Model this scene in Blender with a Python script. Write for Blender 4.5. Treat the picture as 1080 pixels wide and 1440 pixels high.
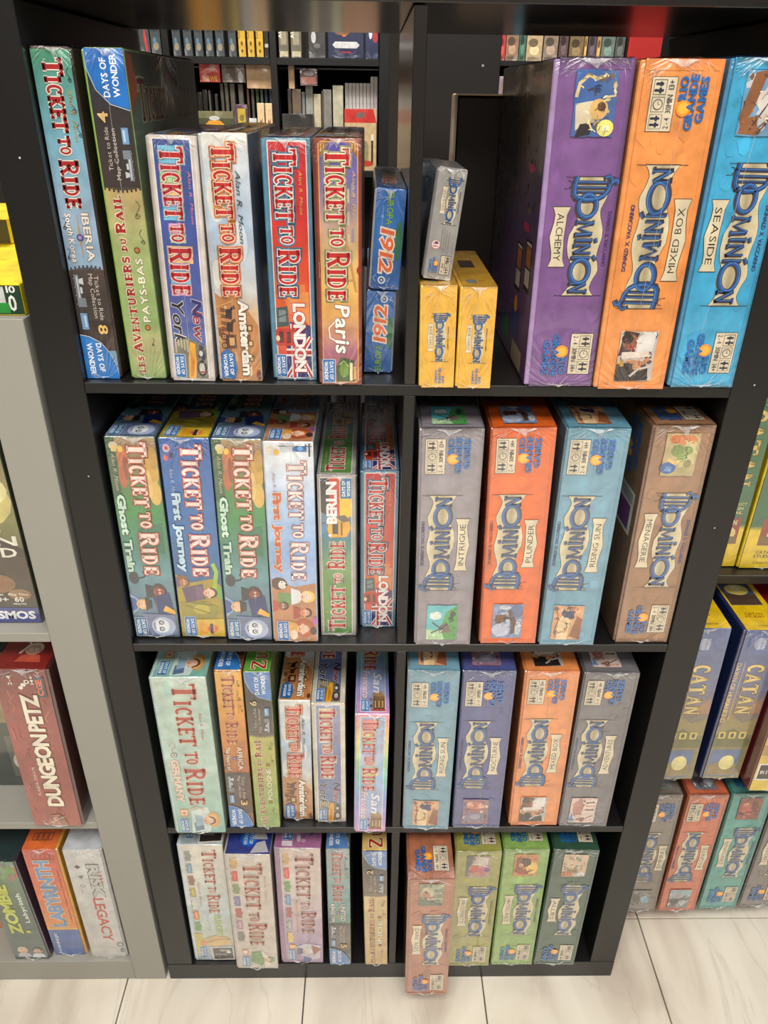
import bpy, math, random
from mathutils import Vector, Matrix, Euler
sc = bpy.context.scene
COL = sc.collection
for o in list(bpy.data.objects): bpy.data.objects.remove(o)

# ------------------------------------------------------------ camera, light, exposure
cam_d = bpy.data.cameras.new('camera'); cam = bpy.data.objects.new('camera', cam_d); COL.objects.link(cam)
cam_d.sensor_fit = 'VERTICAL'; cam_d.sensor_height = 36.0; cam_d.sensor_width = 27.0
cam_d.lens = 1066.86/1440*36.0
cam_d.clip_start = 0.02
cam.location = (0.34122, -0.76285, 1.34593)
cam.rotation_euler = (1.06599, -0.01296, -0.01411)
sc.camera = cam

def lin(c):
    c = c/255.0
    return c/12.92 if c <= .04045 else ((c+.055)/1.055)**2.4
def rgb(c, a=1.0): return (lin(c[0]), lin(c[1]), lin(c[2]), a)

world = bpy.data.worlds.new('room_air'); sc.world = world; world.use_nodes = True
world.node_tree.nodes['Background'].inputs[0].default_value = (1.0, .96, .9, 1)
world.node_tree.nodes['Background'].inputs[1].default_value = .08
def area(name, loc, sx, sy, power, color=(1, .97, .925), rot=(0, 0, 0)):
    l = bpy.data.lights.new(name, 'AREA'); l.shape = 'RECTANGLE'; l.size = sx; l.size_y = sy
    l.energy = power; l.color = color
    o = bpy.data.objects.new(name, l); COL.objects.link(o); o.location = loc; o.rotation_euler = rot
    return o
area('ceiling_lamp_aisle', (0.2, -1.35, 2.85), 1.8, .9, 70)
area('ceiling_lamp_entrance', (0.9, -3.0, 2.85), 1.8, .9, 54)
area('ceiling_lamp_right', (2.3, -1.0, 2.85), .9, 1.6, 22)
area('ceiling_lamp_behind', (0.2, 1.35, 2.85), 1.8, .5, 85)
sc.view_settings.view_transform = 'Standard'; sc.view_settings.look = 'None'
sc.view_settings.gamma = 1.0; sc.view_settings.use_curve_mapping = False
sc.view_settings.exposure = 0.0

# ------------------------------------------------------------ materials
def newmat(name):
    m = bpy.data.materials.new(name); m.use_nodes = True
    nt = m.node_tree; b = nt.nodes['Principled BSDF']
    return m, nt, b
def N(nt, t, **k):
    n = nt.nodes.new(t)
    for a, v in k.items(): setattr(n, a, v)
    return n
def mathn(nt, op, a, b=None, c=None, clamp=False):
    n = nt.nodes.new('ShaderNodeMath'); n.operation = op; n.use_clamp = clamp
    for i, v in enumerate((a, b, c)):
        if v is None: continue
        if isinstance(v, (int, float)): n.inputs[i].default_value = v
        else: nt.links.new(v, n.inputs[i])
    return n.outputs[0]

def print_mat(name, wrap):
    """printed carton: ink colour from the 'Col' attribute, paper mottling, and a glossy film with creases"""
    m, nt, b = newmat(name); L = nt.links.new
    at = N(nt, 'ShaderNodeAttribute', attribute_name='Col')
    tc = N(nt, 'ShaderNodeTexCoord')
    nz = N(nt, 'ShaderNodeTexNoise'); nz.inputs['Scale'].default_value = 55; nz.inputs['Detail'].default_value = 5
    L(tc.outputs['Object'], nz.inputs['Vector'])
    mr = N(nt, 'ShaderNodeMapRange'); mr.inputs['From Min'].default_value = .3; mr.inputs['From Max'].default_value = .7
    mr.inputs['To Min'].default_value = .80; mr.inputs['To Max'].default_value = 1.16
    L(nz.outputs['Fac'], mr.inputs['Value'])
    vm = N(nt, 'ShaderNodeVectorMath', operation='SCALE'); L(at.outputs['Color'], vm.inputs[0]); L(mr.outputs[0], vm.inputs['Scale'])
    L(vm.outputs[0], b.inputs['Base Color'])
    b.inputs['Roughness'].default_value = .42
    b.inputs['Specular IOR Level'].default_value = .5
    b.inputs['Coat Weight'].default_value = 1.0 if wrap else .35
    b.inputs['Coat IOR'].default_value = 2.15 if wrap else 1.7
    b.inputs['Coat Roughness'].default_value = .10 if wrap else .28
    fc = N(nt, 'ShaderNodeAttribute', attribute_name='fc')
    sp = N(nt, 'ShaderNodeSeparateXYZ'); L(fc.outputs['Vector'], sp.inputs[0])
    du, v, h = sp.outputs[0], sp.outputs[1], sp.outputs[2]
    dy = mathn(nt, 'MINIMUM', v, mathn(nt, 'SUBTRACT', h, v))
    rad = mathn(nt, 'SQRT', mathn(nt, 'ADD', mathn(nt, 'MULTIPLY', du, du), mathn(nt, 'MULTIPLY', dy, dy)))
    ang = mathn(nt, 'ARCTAN2', du, mathn(nt, 'ADD', dy, 4.0))
    cmb = N(nt, 'ShaderNodeCombineXYZ')
    L(mathn(nt, 'MULTIPLY', ang, 9.0), cmb.inputs[0]); L(mathn(nt, 'MULTIPLY', rad, .035), cmb.inputs[1]); L(mathn(nt, 'MULTIPLY', h, .37), cmb.inputs[2])
    n1 = N(nt, 'ShaderNodeTexNoise'); n1.inputs['Scale'].default_value = 1.0; n1.inputs['Detail'].default_value = 3
    oi = N(nt, 'ShaderNodeObjectInfo')
    n1.noise_dimensions = '4D'; L(mathn(nt, 'MULTIPLY', oi.outputs['Random'], 0.0), n1.inputs['W'])
    L(cmb.outputs[0], n1.inputs['Vector'])
    mask = N(nt, 'ShaderNodeMapRange'); mask.inputs['From Min'].default_value = 10; mask.inputs['From Max'].default_value = 62
    mask.inputs['To Min'].default_value = 1.0; mask.inputs['To Max'].default_value = .10
    L(rad, mask.inputs['Value'])
    hgt = mathn(nt, 'MULTIPLY', n1.outputs['Fac'], mask.outputs[0])
    bp = N(nt, 'ShaderNodeBump'); bp.inputs['Strength'].default_value = .55 if wrap else .06
    bp.inputs['Distance'].default_value = .0035
    L(hgt, bp.inputs['Height'])
    L(bp.outputs[0], b.inputs['Coat Normal'])
    return m
PRINT_W = print_mat('wrapped_printed_carton', True)
PRINT_P = print_mat('printed_carton', False)

def board_mat(name, base, rough, bump=.02, var=.06, coat=0.0):
    m, nt, b = newmat(name); L = nt.links.new
    tc = N(nt, 'ShaderNodeTexCoord')
    nz = N(nt, 'ShaderNodeTexNoise'); nz.inputs['Scale'].default_value = 9; nz.inputs['Detail'].default_value = 6
    L(tc.outputs['Object'], nz.inputs['Vector'])
    cr = N(nt, 'ShaderNodeMixRGB'); c = rgb(base)
    cr.inputs[1].default_value = tuple(x*(1-var) for x in c[:3])+(1,); cr.inputs[2].default_value = tuple(x*(1+var) for x in c[:3])+(1,)
    L(nz.outputs['Fac'], cr.inputs[0]); L(cr.outputs[0], b.inputs['Base Color'])
    b.inputs['Roughness'].default_value = rough
    b.inputs['Coat Weight'].default_value = coat; b.inputs['Coat Roughness'].default_value = .2
    n2 = N(nt, 'ShaderNodeTexNoise'); n2.inputs['Scale'].default_value = 700
    L(tc.outputs['Object'], n2.inputs['Vector'])
    bp = N(nt, 'ShaderNodeBump'); bp.inputs['Strength'].default_value = bump*4; bp.inputs['Distance'].default_value = .0006
    L(n2.outputs['Fac'], bp.inputs['Height']); L(bp.outputs[0], b.inputs['Normal'])
    return m
BLACK = board_mat('black_laminate', (20, 19, 19), .42, coat=.26)
BLACK_G = board_mat('black_satin_laminate', (30, 27, 26), .24, coat=.7)
GREY = board_mat('grey_laminate', (158, 156, 147), .45, .02, .03)
DARK = board_mat('dark_brown_board', (36, 22, 22), .6)
CARD = board_mat('brown_cardboard', (196, 158, 118), .85, .05, .05)
REDM = board_mat('red_panel', (178, 38, 34), .5)
WALLM = board_mat('white_wall_paint', (205, 198, 188), .8)
SHOPW = board_mat('dark_shop_wall', (104, 98, 92), .8)
STEEL = board_mat('pale_metal', (190, 190, 190), .3)

def marble():
    m, nt, b = newmat('white_marble_tile'); L = nt.links.new
    tc = N(nt, 'ShaderNodeTexCoord'); ge = N(nt, 'ShaderNodeNewGeometry')
    mp = N(nt, 'ShaderNodeMapping'); mp.inputs['Rotation'].default_value = (0, 0, .35); mp.inputs['Scale'].default_value = (6.5, 2.0, 1)
    L(ge.outputs['Position'], mp.inputs['Vector'])
    n1 = N(nt, 'ShaderNodeTexNoise'); n1.inputs['Scale'].default_value = 1.1; n1.inputs['Detail'].default_value = 7; n1.inputs['Distortion'].default_value = 1.3
    L(mp.outputs[0], n1.inputs['Vector'])
    cr = N(nt, 'ShaderNodeValToRGB'); e = cr.color_ramp.elements
    e[0].position = .28; e[0].color = rgb((196, 184, 168)); e[1].position = .62; e[1].color = rgb((234, 227, 212))
    x = cr.color_ramp.elements.new(.46); x.color = rgb((224, 215, 199))
    L(n1.outputs['Fac'], cr.inputs[0])
    n2 = N(nt, 'ShaderNodeTexNoise'); n2.inputs['Scale'].default_value = .8; n2.inputs['Detail'].default_value = 8; n2.inputs['Distortion'].default_value = 2.2
    mp2 = N(nt, 'ShaderNodeMapping'); mp2.inputs['Rotation'].default_value = (0, 0, .25); mp2.inputs['Scale'].default_value = (4.5, 1.4, 1); mp2.inputs['Location'].default_value = (3, 5, 0)
    L(ge.outputs['Position'], mp2.inputs['Vector']); L(mp2.outputs[0], n2.inputs['Vector'])
    v = mathn(nt, 'ABSOLUTE', mathn(nt, 'SUBTRACT', n2.outputs['Fac'], .5))
    vr = N(nt, 'ShaderNodeMapRange'); vr.inputs['From Min'].default_value = 0; vr.inputs['From Max'].default_value = .014; vr.inputs['To Min'].default_value = .20; vr.inputs['To Max'].default_value = 0
    L(v, vr.inputs['Value'])
    mx = N(nt, 'ShaderNodeMixRGB'); mx.inputs[2].default_value = rgb((158, 146, 134)); L(vr.outputs[0], mx.inputs[0]); L(cr.outputs[0], mx.inputs[1])
    L(mx.outputs[0], b.inputs['Base Color']); b.inputs['Roughness'].default_value = .3
    return m
MARBLE = marble()
GROUT = board_mat('grey_grout', (96, 88, 78), .9)

def film_mat():
    m, nt, b = newmat('clear_shrink_film'); L = nt.links.new
    b.inputs['Base Color'].default_value = (.85, .85, .85, 1); b.inputs['Roughness'].default_value = .12
    b.inputs['Coat Weight'].default_value = .6
    tr = N(nt, 'ShaderNodeBsdfTransparent'); mx = N(nt, 'ShaderNodeMixShader'); mx.inputs[0].default_value = .36
    L(tr.outputs[0], mx.inputs[1]); L(b.outputs[0], mx.inputs[2]); L(mx.outputs[0], nt.nodes['Material Output'].inputs[0])
    return m
FILM = film_mat()

# ------------------------------------------------------------ mesh helpers
def link(name, me, mat, parent=None, loc=(0, 0, 0)):
    o = bpy.data.objects.new(name, me); COL.objects.link(o); o.location = loc
    if mat is not None and not me.materials: me.materials.append(mat)
    if parent is not None: o.parent = parent
    return o
def tag(o, label=None, cat=None, group=None, kind=None):
    for k, v in (('label', label), ('category', cat), ('group', group), ('kind', kind)):
        if v: o[k] = v
    return o
def empty(name, loc, rot=(0, 0, 0), label=None, cat=None, group=None, kind=None):
    o = bpy.data.objects.new(name, None); COL.objects.link(o); o.location = loc; o.rotation_euler = rot
    o.empty_display_size = .02
    return tag(o, label, cat, group, kind)
def rbox_data(x0, x1, y0, y1, z0, z1, r):
    """box with chamfered edges: 24 vertices, 26 faces"""
    V = []; idx = {}
    for ix, (x, sx) in enumerate(((x0, 1), (x1, -1))):
        for iy, (y, sy) in enumerate(((y0, 1), (y1, -1))):
            for iz, (z, sz) in enumerate(((z0, 1), (z1, -1))):
                for a in range(3):
                    p = [x+sx*r, y+sy*r, z+sz*r]; p[a] = (x, y, z)[a]
                    idx[(ix, iy, iz, a)] = len(V); V.append(tuple(p))
    F = []
    for a in range(3):
        b, c = (a+1) % 3, (a+2) % 3
        def key(va, vb, vc, ax):
            k = [0, 0, 0]; k[a] = va; k[b] = vb; k[c] = vc; return idx[(k[0], k[1], k[2], ax)]
        for va in (0, 1):
            q = [key(va, 0, 0, a), key(va, 1, 0, a), key(va, 1, 1, a), key(va, 0, 1, a)]
            F.append(q if va else q[::-1])
        for vb in (0, 1):
            for vc in (0, 1):
                q = [key(0, vb, vc, b), key(1, vb, vc, b), key(1, vb, vc, c), key(0, vb, vc, c)]
                F.append(q if (vb == vc) else q[::-1])
    for ix in (0, 1):
        for iy in (0, 1):
            for iz in (0, 1):
                t = [idx[(ix, iy, iz, a)] for a in range(3)]
                F.append(t)
    C = Vector(((x0+x1)/2, (y0+y1)/2, (z0+z1)/2)); G = []
    for f in F:
        p = [Vector(V[i]) for i in f]; n = (p[1]-p[0]).cross(p[2]-p[0])
        G.append(list(f) if n.dot(sum(p, Vector())/len(p)-C) > 0 else list(f)[::-1])
    F = G
    return V, F
def rbox(name, x0, x1, y0, y1, z0, z1, mat, parent=None, r=.0015, color=None, fch=None):
    V, F = rbox_data(x0, x1, y0, y1, z0, z1, min(r, (x1-x0)*.3, (y1-y0)*.3, (z1-z0)*.3))
    me = bpy.data.meshes.new(name); me.from_pydata(V, [], F); me.update()
    if color is not None:
        ca = me.color_attributes.new('Col', 'FLOAT_COLOR', 'POINT')
        c = rgb(color)
        for i in range(len(V)): ca.data[i].color = c
        fa = me.attributes.new('fc', 'FLOAT_VECTOR', 'POINT')
        for i, v in enumerate(V): fa.data[i].vector = ((v[0]-(x0+x1)/2)*1000, (v[2]-z0)*1000, (z1-z0)*1000)
    return link(name, me, mat, parent)

# ------------------------------------------------------------ lettering
CH = {}
def build_alphabet():
    chars = "ABCDEFGHIJKLMNOPQRSTUVWXYZabcdefghijklmnopqrstuvwxyz0123456789.-+&:/"
    obs = []
    for wname, off in (('n', 0.0), ('b', .022), ('x', .045), ('y', .085)):
        for ch in chars:
            cu = bpy.data.curves.new('glyph', 'FONT'); cu.body = ch; cu.offset = off; cu.resolution_u = 2; cu.fill_mode = 'FRONT'
            o = bpy.data.objects.new('glyph', cu); COL.objects.link(o); obs.append((wname, ch, o))
    bpy.context.view_layer.update()
    dg = bpy.context.evaluated_depsgraph_get()
    for w, ch, o in obs:
        me = o.evaluated_get(dg).to_mesh()
        vs = [(v.co.x, v.co.y) for v in me.vertices]; fs = [tuple(p.vertices) for p in me.polygons]
        x0 = min(v[0] for v in vs); x1 = max(v[0] for v in vs)
        CH[(w, ch)] = ([(x-x0, y) for x, y in vs], fs, x1-x0)
        o.evaluated_get(dg).to_mesh_clear()
    for w, ch, o in obs:
        cu = o.data; bpy.data.objects.remove(o); bpy.data.curves.remove(cu)
build_alphabet()
CAP = max(v[1] for v in CH[('n', 'H')][0])

# slab-serif display letters as strokes on a unit-high cell: width, [(points, thickness)]
def arc(cx, cy, rx, ry, a0, a1, n=9):
    return [(cx+rx*math.cos(math.radians(a0+(a1-a0)*i/n)), cy+ry*math.sin(math.radians(a0+(a1-a0)*i/n))) for i in range(n+1)]
SG = {
 'T': (.86, [([(.43, 0), (.43, 1)], .26), ([(.0, .92), (.86, .92)], .15), ([(.05, .72), (.05, .95)], .1), ([(.81, .72), (.81, .95)], .1), ([(.24, .05), (.62, .05)], .1)]),
 'I': (.42, [([(.21, 0), (.21, 1)], .25), ([(.03, .05), (.39, .05)], .1), ([(.03, .95), (.39, .95)], .1)]),
 'C': (.68, [(arc(.40, .5, .27, .43, 50, 310, 12), .2), ([(.6, .66), (.6, .9)], .1)]),
 'K': (.8, [([(.2, 0), (.2, 1)], .24), ([(.28, .45), (.68, .95)], .15), ([(.36, .52), (.7, .04)], .2), ([(.03, .05), (.38, .05)], .1), ([(.03, .95), (.38, .95)], .1), ([(.56, .05), (.82, .05)], .1), ([(.54, .95), (.8, .95)], .1)]),
 'E': (.66, [([(.2, 0), (.2, 1)], .24), ([(.05, .93), (.62, .93)], .14), ([(.2, .5), (.5, .5)], .12), ([(.05, .07), (.64, .07)], .14), ([(.6, .76), (.6, .95)], .08), ([(.62, .05), (.62, .25)], .08), ([(.49, .38), (.49, .62)], .07)]),
 'O': (.74, [(arc(.37, .5, .26, .42, 0, 360, 16), .2)]),
 'R': (.82, [([(.2, 0), (.2, 1)], .24), ([(.05, .94), (.42, .94)]+arc(.42, .72, .24, .22, 90, -90, 6)+[(.25, .5)], .16), ([(.42, .5), (.7, .05)], .2), ([(.03, .05), (.38, .05)], .1), ([(.58, .05), (.84, .05)], .1)]),
 'D': (.76, [([(.2, 0), (.2, 1)], .24), ([(.05, .94), (.3, .94)]+arc(.33, .5, .30, .44, 90, -90, 8)+[(.05, .06)], .16)]),
 'L': (.62, [([(.2, 0), (.2, 1)], .24), ([(.05, .07), (.6, .07)], .14), ([(.04, .95), (.38, .95)], .1), ([(.58, .05), (.58, .28)], .08)]),
 'S': (.62, [(arc(.31, .72, .2, .2, 35, 270, 8)+arc(.31, .28, .2, .22, 90, -150, 8)[1:], .17), ([(.53, .74), (.53, .93)], .07), ([(.08, .08), (.08, .28)], .07)]),
 'A': (.84, [([(.42, .95), (.12, .04)], .14), ([(.42, .95), (.7, .04)], .24), ([(.2, .32), (.6, .32)], .1), ([(.0, .05), (.26, .05)], .1), ([(.52, .05), (.86, .05)], .1)]),
 'V': (.84, [([(.42, .05), (.12, .96)], .22), ([(.42, .05), (.72, .96)], .13), ([(.0, .95), (.3, .95)], .1), ([(.56, .95), (.84, .95)], .1)]),
 'N': (.82, [([(.16, 0), (.16, 1)], .14), ([(.16, .95), (.64, .05)], .2), ([(.64, 0), (.64, 1)], .12), ([(.0, .05), (.32, .05)], .09), ([(.5, .95), (.8, .95)], .09)]),
 'U': (.8, [([(.18, .98), (.18, .3)]+arc(.4, .3, .22, .22, 180, 360, 6)+[(.62, .98)], .18), ([(.02, .95), (.34, .95)], .09), ([(.5, .95), (.78, .95)], .09)]),
 'M': (1.0, [([(.14, 0), (.2, 1)], .14), ([(.2, .95), (.5, .1)], .2), ([(.5, .1), (.8, .95)], .12), ([(.8, 1), (.86, 0)], .2), ([(.0, .05), (.28, .05)], .09), ([(.7, .05), (1.0, .05)], .09)]),
 'B': (.76, [([(.2, 0), (.2, 1)], .24), ([(.05, .94), (.38, .94)]+arc(.4, .73, .2, .21, 90, -90, 6)+[(.25, .51)], .14), ([(.3, .5)]+arc(.42, .28, .24, .22, 90, -90, 6)+[(.05, .06)], .14)]),
 'Z': (.7, [([(.08, .93), (.62, .93)], .14), ([(.58, .9), (.12, .1)], .22), ([(.08, .07), (.64, .07)], .14), ([(.08, .74), (.08, .95)], .09), ([(.64, .05), (.64, .28)], .09)]),
 'G': (.76, [(arc(.40, .5, .27, .43, 50, 350, 12), .19), ([(.45, .45), (.74, .45)], .1)]),
 'P': (.74, [([(.2, 0), (.2, 1)], .24), ([(.05, .94), (.38, .94)]+arc(.4, .7, .22, .24, 90, -90, 6)+[(.25, .46)], .15), ([(.03, .05), (.38, .05)], .1)]),
 'Y': (.8, [([(.4, 0), (.4, .5)], .22), ([(.4, .45), (.1, .96)], .2), ([(.4, .45), (.7, .96)], .13), ([(.2, .05), (.6, .05)], .1)]),
 'H': (.84, [([(.18, 0), (.18, 1)], .22), ([(.64, 0), (.64, 1)], .22), ([(.18, .5), (.64, .5)], .12)]),
}
def strip(pts, w, ext):
    """polyline -> list of (points, faces) quads with width w and ends extended by ext"""
    n = len(pts)
    P = [Vector(p) for p in pts]
    closed = (P[0]-P[-1]).length < 1e-6
    if not closed and ext:
        d = (P[0]-P[1]).normalized(); P[0] = P[0]+d*ext
        d = (P[-1]-P[-2]).normalized(); P[-1] = P[-1]+d*ext
    out = []
    for i in range(n):
        if i == 0: t = (P[1]-P[-2]) if closed else (P[1]-P[0])
        elif i == n-1: t = (P[1]-P[-2]) if closed else (P[-1]-P[-2])
        else: t = (P[i+1]-P[i]).normalized()+(P[i]-P[i-1]).normalized()
        if t.length < 1e-9: t = Vector((1, 0))
        t.normalize(); nn = Vector((-t.y, t.x))*(w/2)
        out.append((P[i]+nn, P[i]-nn))
    return out

FACES = {
 'front': lambda w, d, h: ((0, 0, 0), (1, 0, 0), (0, 0, 1), (0, -1, 0), w, h),
 'top':   lambda w, d, h: ((0, 0, h), (1, 0, 0), (0, 1, 0), (0, 0, 1), w, d),
 'right': lambda w, d, h: ((w, 0, 0), (0, 1, 0), (0, 0, 1), (1, 0, 0), d, h),
 'left':  lambda w, d, h: ((0, d, 0), (0, -1, 0), (0, 0, 1), (-1, 0, 0), d, h),
}
class Art:
    """flat print on one face of a box, in millimetres; every call lies a hair above the one before"""
    def __init__(s, root, dims, face='front', mat=None):
        w, d, h = dims
        s.O, s.U, s.V, s.N, W, H = FACES[face](w, d, h)
        s.O, s.U, s.V, s.N = Vector(s.O), Vector(s.U), Vector(s.V), Vector(s.N)
        s.w, s.h = W*1000, H*1000; s.root = root; s.mat = mat or PRINT_W; s.face = face
        st = root.get('strip', 0) if face in ('front', 'top') else 0
        s.umin = max(st, 0)+.15; s.umax = s.w-.15+min(st, 0)
        s.k = 0; s.flush_data = None; s.cur = None; s.clip = None
    def part(s, name):
        s.end(); s.cur = name; s.Vs = []; s.Fs = []; s.Cs = []; s.UVh = []
    def end(s):
        if s.cur and s.Fs:
            me = bpy.data.meshes.new(s.cur); me.from_pydata(s.Vs, [], s.Fs); me.update()
            ca = me.color_attributes.new('Col', 'FLOAT_COLOR', 'POINT')
            ca.data.foreach_set('color', [x for c in s.Cs for x in c])
            fa = me.attributes.new('fc', 'FLOAT_VECTOR', 'POINT')
            fa.data.foreach_set('vector', [x for c in s.UVh for x in c])
            link(s.cur, me, s.mat, s.root)
        s.cur = None
    def _v(s, u, v, c):
        u = min(max(u, s.umin), s.umax); v = min(max(v, .15), s.h-.15)
        s.Vs.append(tuple(s.O+s.U*(u/1000)+s.V*(v/1000)+s.N*(.00006+s.k*.000016)))
        s.Cs.append(c); s.UVh.append((u-s.w/2, v, s.h)); return len(s.Vs)-1
    def raw(s, pts, faces, col, flip=False):
        c = rgb(col); i0 = len(s.Vs)
        for p in pts: s._v(p[0], p[1], c)
        for f in faces:
            f = [i0+i for i in f]; s.Fs.append(f[::-1] if flip else f)
        s.k += 1
    def poly(s, pts, col, cols=None):
        ar = sum(pts[i-1][0]*pts[i][1]-pts[i][0]*pts[i-1][1] for i in range(len(pts)))
        if ar < 0: pts = pts[::-1]; cols = cols[::-1] if cols else None
        ids = [s._v(p[0], p[1], rgb(cols[i] if cols else col)) for i, p in enumerate(pts)]
        s.Fs.append(ids); s.k += 1
    def rect(s, u0, v0, u1, v1, c, c2=None, horiz=False):
        if c2 is None: s.poly([(u0, v0), (u1, v0), (u1, v1), (u0, v1)], c)
        elif horiz: s.poly([(u0, v0), (u1, v0), (u1, v1), (u0, v1)], c, [c, c2, c2, c])
        else: s.poly([(u0, v0), (u1, v0), (u1, v1), (u0, v1)], c, [c, c, c2, c2])
    def grad(s, u0, u1, stops):
        for (va, ca), (vb, cb) in zip(stops, stops[1:]): s.rect(u0, va, u1, vb, ca, cb)
    def frame(s, u0, v0, u1, v1, t, c):
        for a in ((u0, v0, u1, v0+t), (u0, v1-t, u1, v1), (u0, v0+t, u0+t, v1-t), (u1-t, v0+t, u1, v1-t)): s.rect(*a, c)
    def rrect(s, u0, v0, u1, v1, r, c):
        P = []
        for cx, cy, a in ((u1-r, v1-r, 0), (u0+r, v1-r, 90), (u0+r, v0+r, 180), (u1-r, v0+r, 270)): P += arc(cx, cy, r, r, a, a+90, 4)
        s.poly(P, c)
    def ell(s, u, v, ru, rv, c, n=14, rot=0):
        a = math.radians(rot)
        P = []
        for i in range(n):
            t = 2*math.pi*i/n; x = ru*math.cos(t); y = rv*math.sin(t)
            P.append((u+x*math.cos(a)-y*math.sin(a), v+x*math.sin(a)+y*math.cos(a)))
        s.poly(P, c)
    def line(s, pts, w, c, ext=0):
        q = strip(pts, w, ext)
        i0 = len(s.Vs)
        for a, b in q: s._v(a.x, a.y, rgb(c)); s._v(b.x, b.y, rgb(c))
        for i in range(len(q)-1):
            k = i0+2*i; s.Fs.append([k, k+1, k+3, k+2])
        s.k += 1
    def fr(s, u, v, rot):
        if rot == -90: return lambda a, b: (u+b, v-a)
        if rot == 90: return lambda a, b: (u-b, v+a)
        return lambda a, b: (u+a, v+b)
    # plain lettering fitted into length x cap height
    def text(s, txt, u, v, length, hgt, rot, col, w='n', out=None, slant=0.0, sp=.10, outw='x'):
        tot = 0; items = []
        for ch in txt:
            if ch == ' ': tot += .32; continue
            g = CH.get(('n', ch))
            if not g: tot += .3; continue
            items.append((ch, tot, g[2])); tot += g[2]+sp
        tot -= sp
        sx = length/max(tot, .01); sy = hgt/CAP
        F = s.fr(u, v, rot)
        if out and w == 'x' and outw == 'x': outw = 'y'
        for (wt, c) in (([(outw, out)] if out else [])+[(w, col)]):
            i0k = s.k
            for ch, x, gw in items:
                vs, fs, w2 = CH[(wt, ch)]
                P = [F((x+px-(w2-gw)/2+slant*py)*sx, py*sy) for px, py in vs]
                s.raw(P, fs, c); s.k = i0k
            s.k = i0k+1
    # slab display lettering: words = [(text, s0, s1, height, base)]
    def slab(s, words, u, v, rot, layers):
        F = s.fr(u, v, rot)
        for grow, c in layers:
            k0 = s.k
            nl = 0
            for (txt, s0, s1, first, rest, base) in words:
                tot = sum(SG[ch][0]*(first/rest if i == 0 else 1.0) for i, ch in enumerate(txt))+.10*(len(txt)-1)
                sx = (s1-s0)/tot; x = s0
                for i, ch in enumerate(txt):
                    hh = first if i == 0 else rest
                    kx = sx*(first/rest if i == 0 else 1.0)
                    gw, strokes = SG[ch]; cc = c[nl % len(c)] if isinstance(c[0], tuple) else c; nl += 1
                    if isinstance(c[0], tuple): A_ = s; s.poly([F(x-.9, base-1.0), F(x+kx*gw+.9, base-1.6+(nl % 3)*.5), F(x+kx*gw+.9, base+hh+1.2), F(x-.9, base+hh+1.7-(nl % 2)*.6)], cc); s.k = k0
                    lw = min(hh*.85, kx)
                    for pts, th in strokes:
                        P = [(x+px*kx, base+py*hh) for px, py in pts]
                        vert = abs(pts[0][0]-pts[1][0]) < abs(pts[0][1]-pts[1][1])*.4
                        wid = th*(kx if (vert or len(pts) > 3) else lw)
                        wid = max(wid, .45)
                        s.line([F(*p) for p in P], wid+2*grow, cc, ext=grow if grow > 0 else 0); s.k = k0
                    x += kx*gw+.10*sx
            s.k = k0+1
        
def ttr(A, ub, v0, L, H, rot, fill, outline, ow=.9, glow=None, gw=2.0):
    A.part('title_lettering')
    W = [('TICKET', 0, .47*L, H, .78*H, 0), ('TO', .505*L, .625*L, .58*H, .58*H, .16*H), ('RIDE', .66*L, L, .98*H, .80*H, 0)]
    lay = []
    if glow: lay.append((gw, glow))
    if outline: lay.append((ow, outline))
    lay.append((0, fill)); A.slab(W, ub, v0, rot, lay)

def dow_plate(A, u0, v0, u1, v1, col=(38, 112, 178)):
    A.part('publisher_mark')
    A.rrect(u0, v0, u1, v1, 1.2, (225, 232, 240)); A.rrect(u0+.5, v0+.5, u1-.5, v1-.5, 1, col)
    w = u1-u0; L = v1-v0
    A.text('DAYS OF', u0+w*.56, v1-L*.12, L*.74, w*.27, -90, (240, 244, 248), 'b')
    A.text('WONDER', u0+w*.14, v1-L*.12, L*.76, w*.27, -90, (240, 244, 248), 'b')

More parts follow.
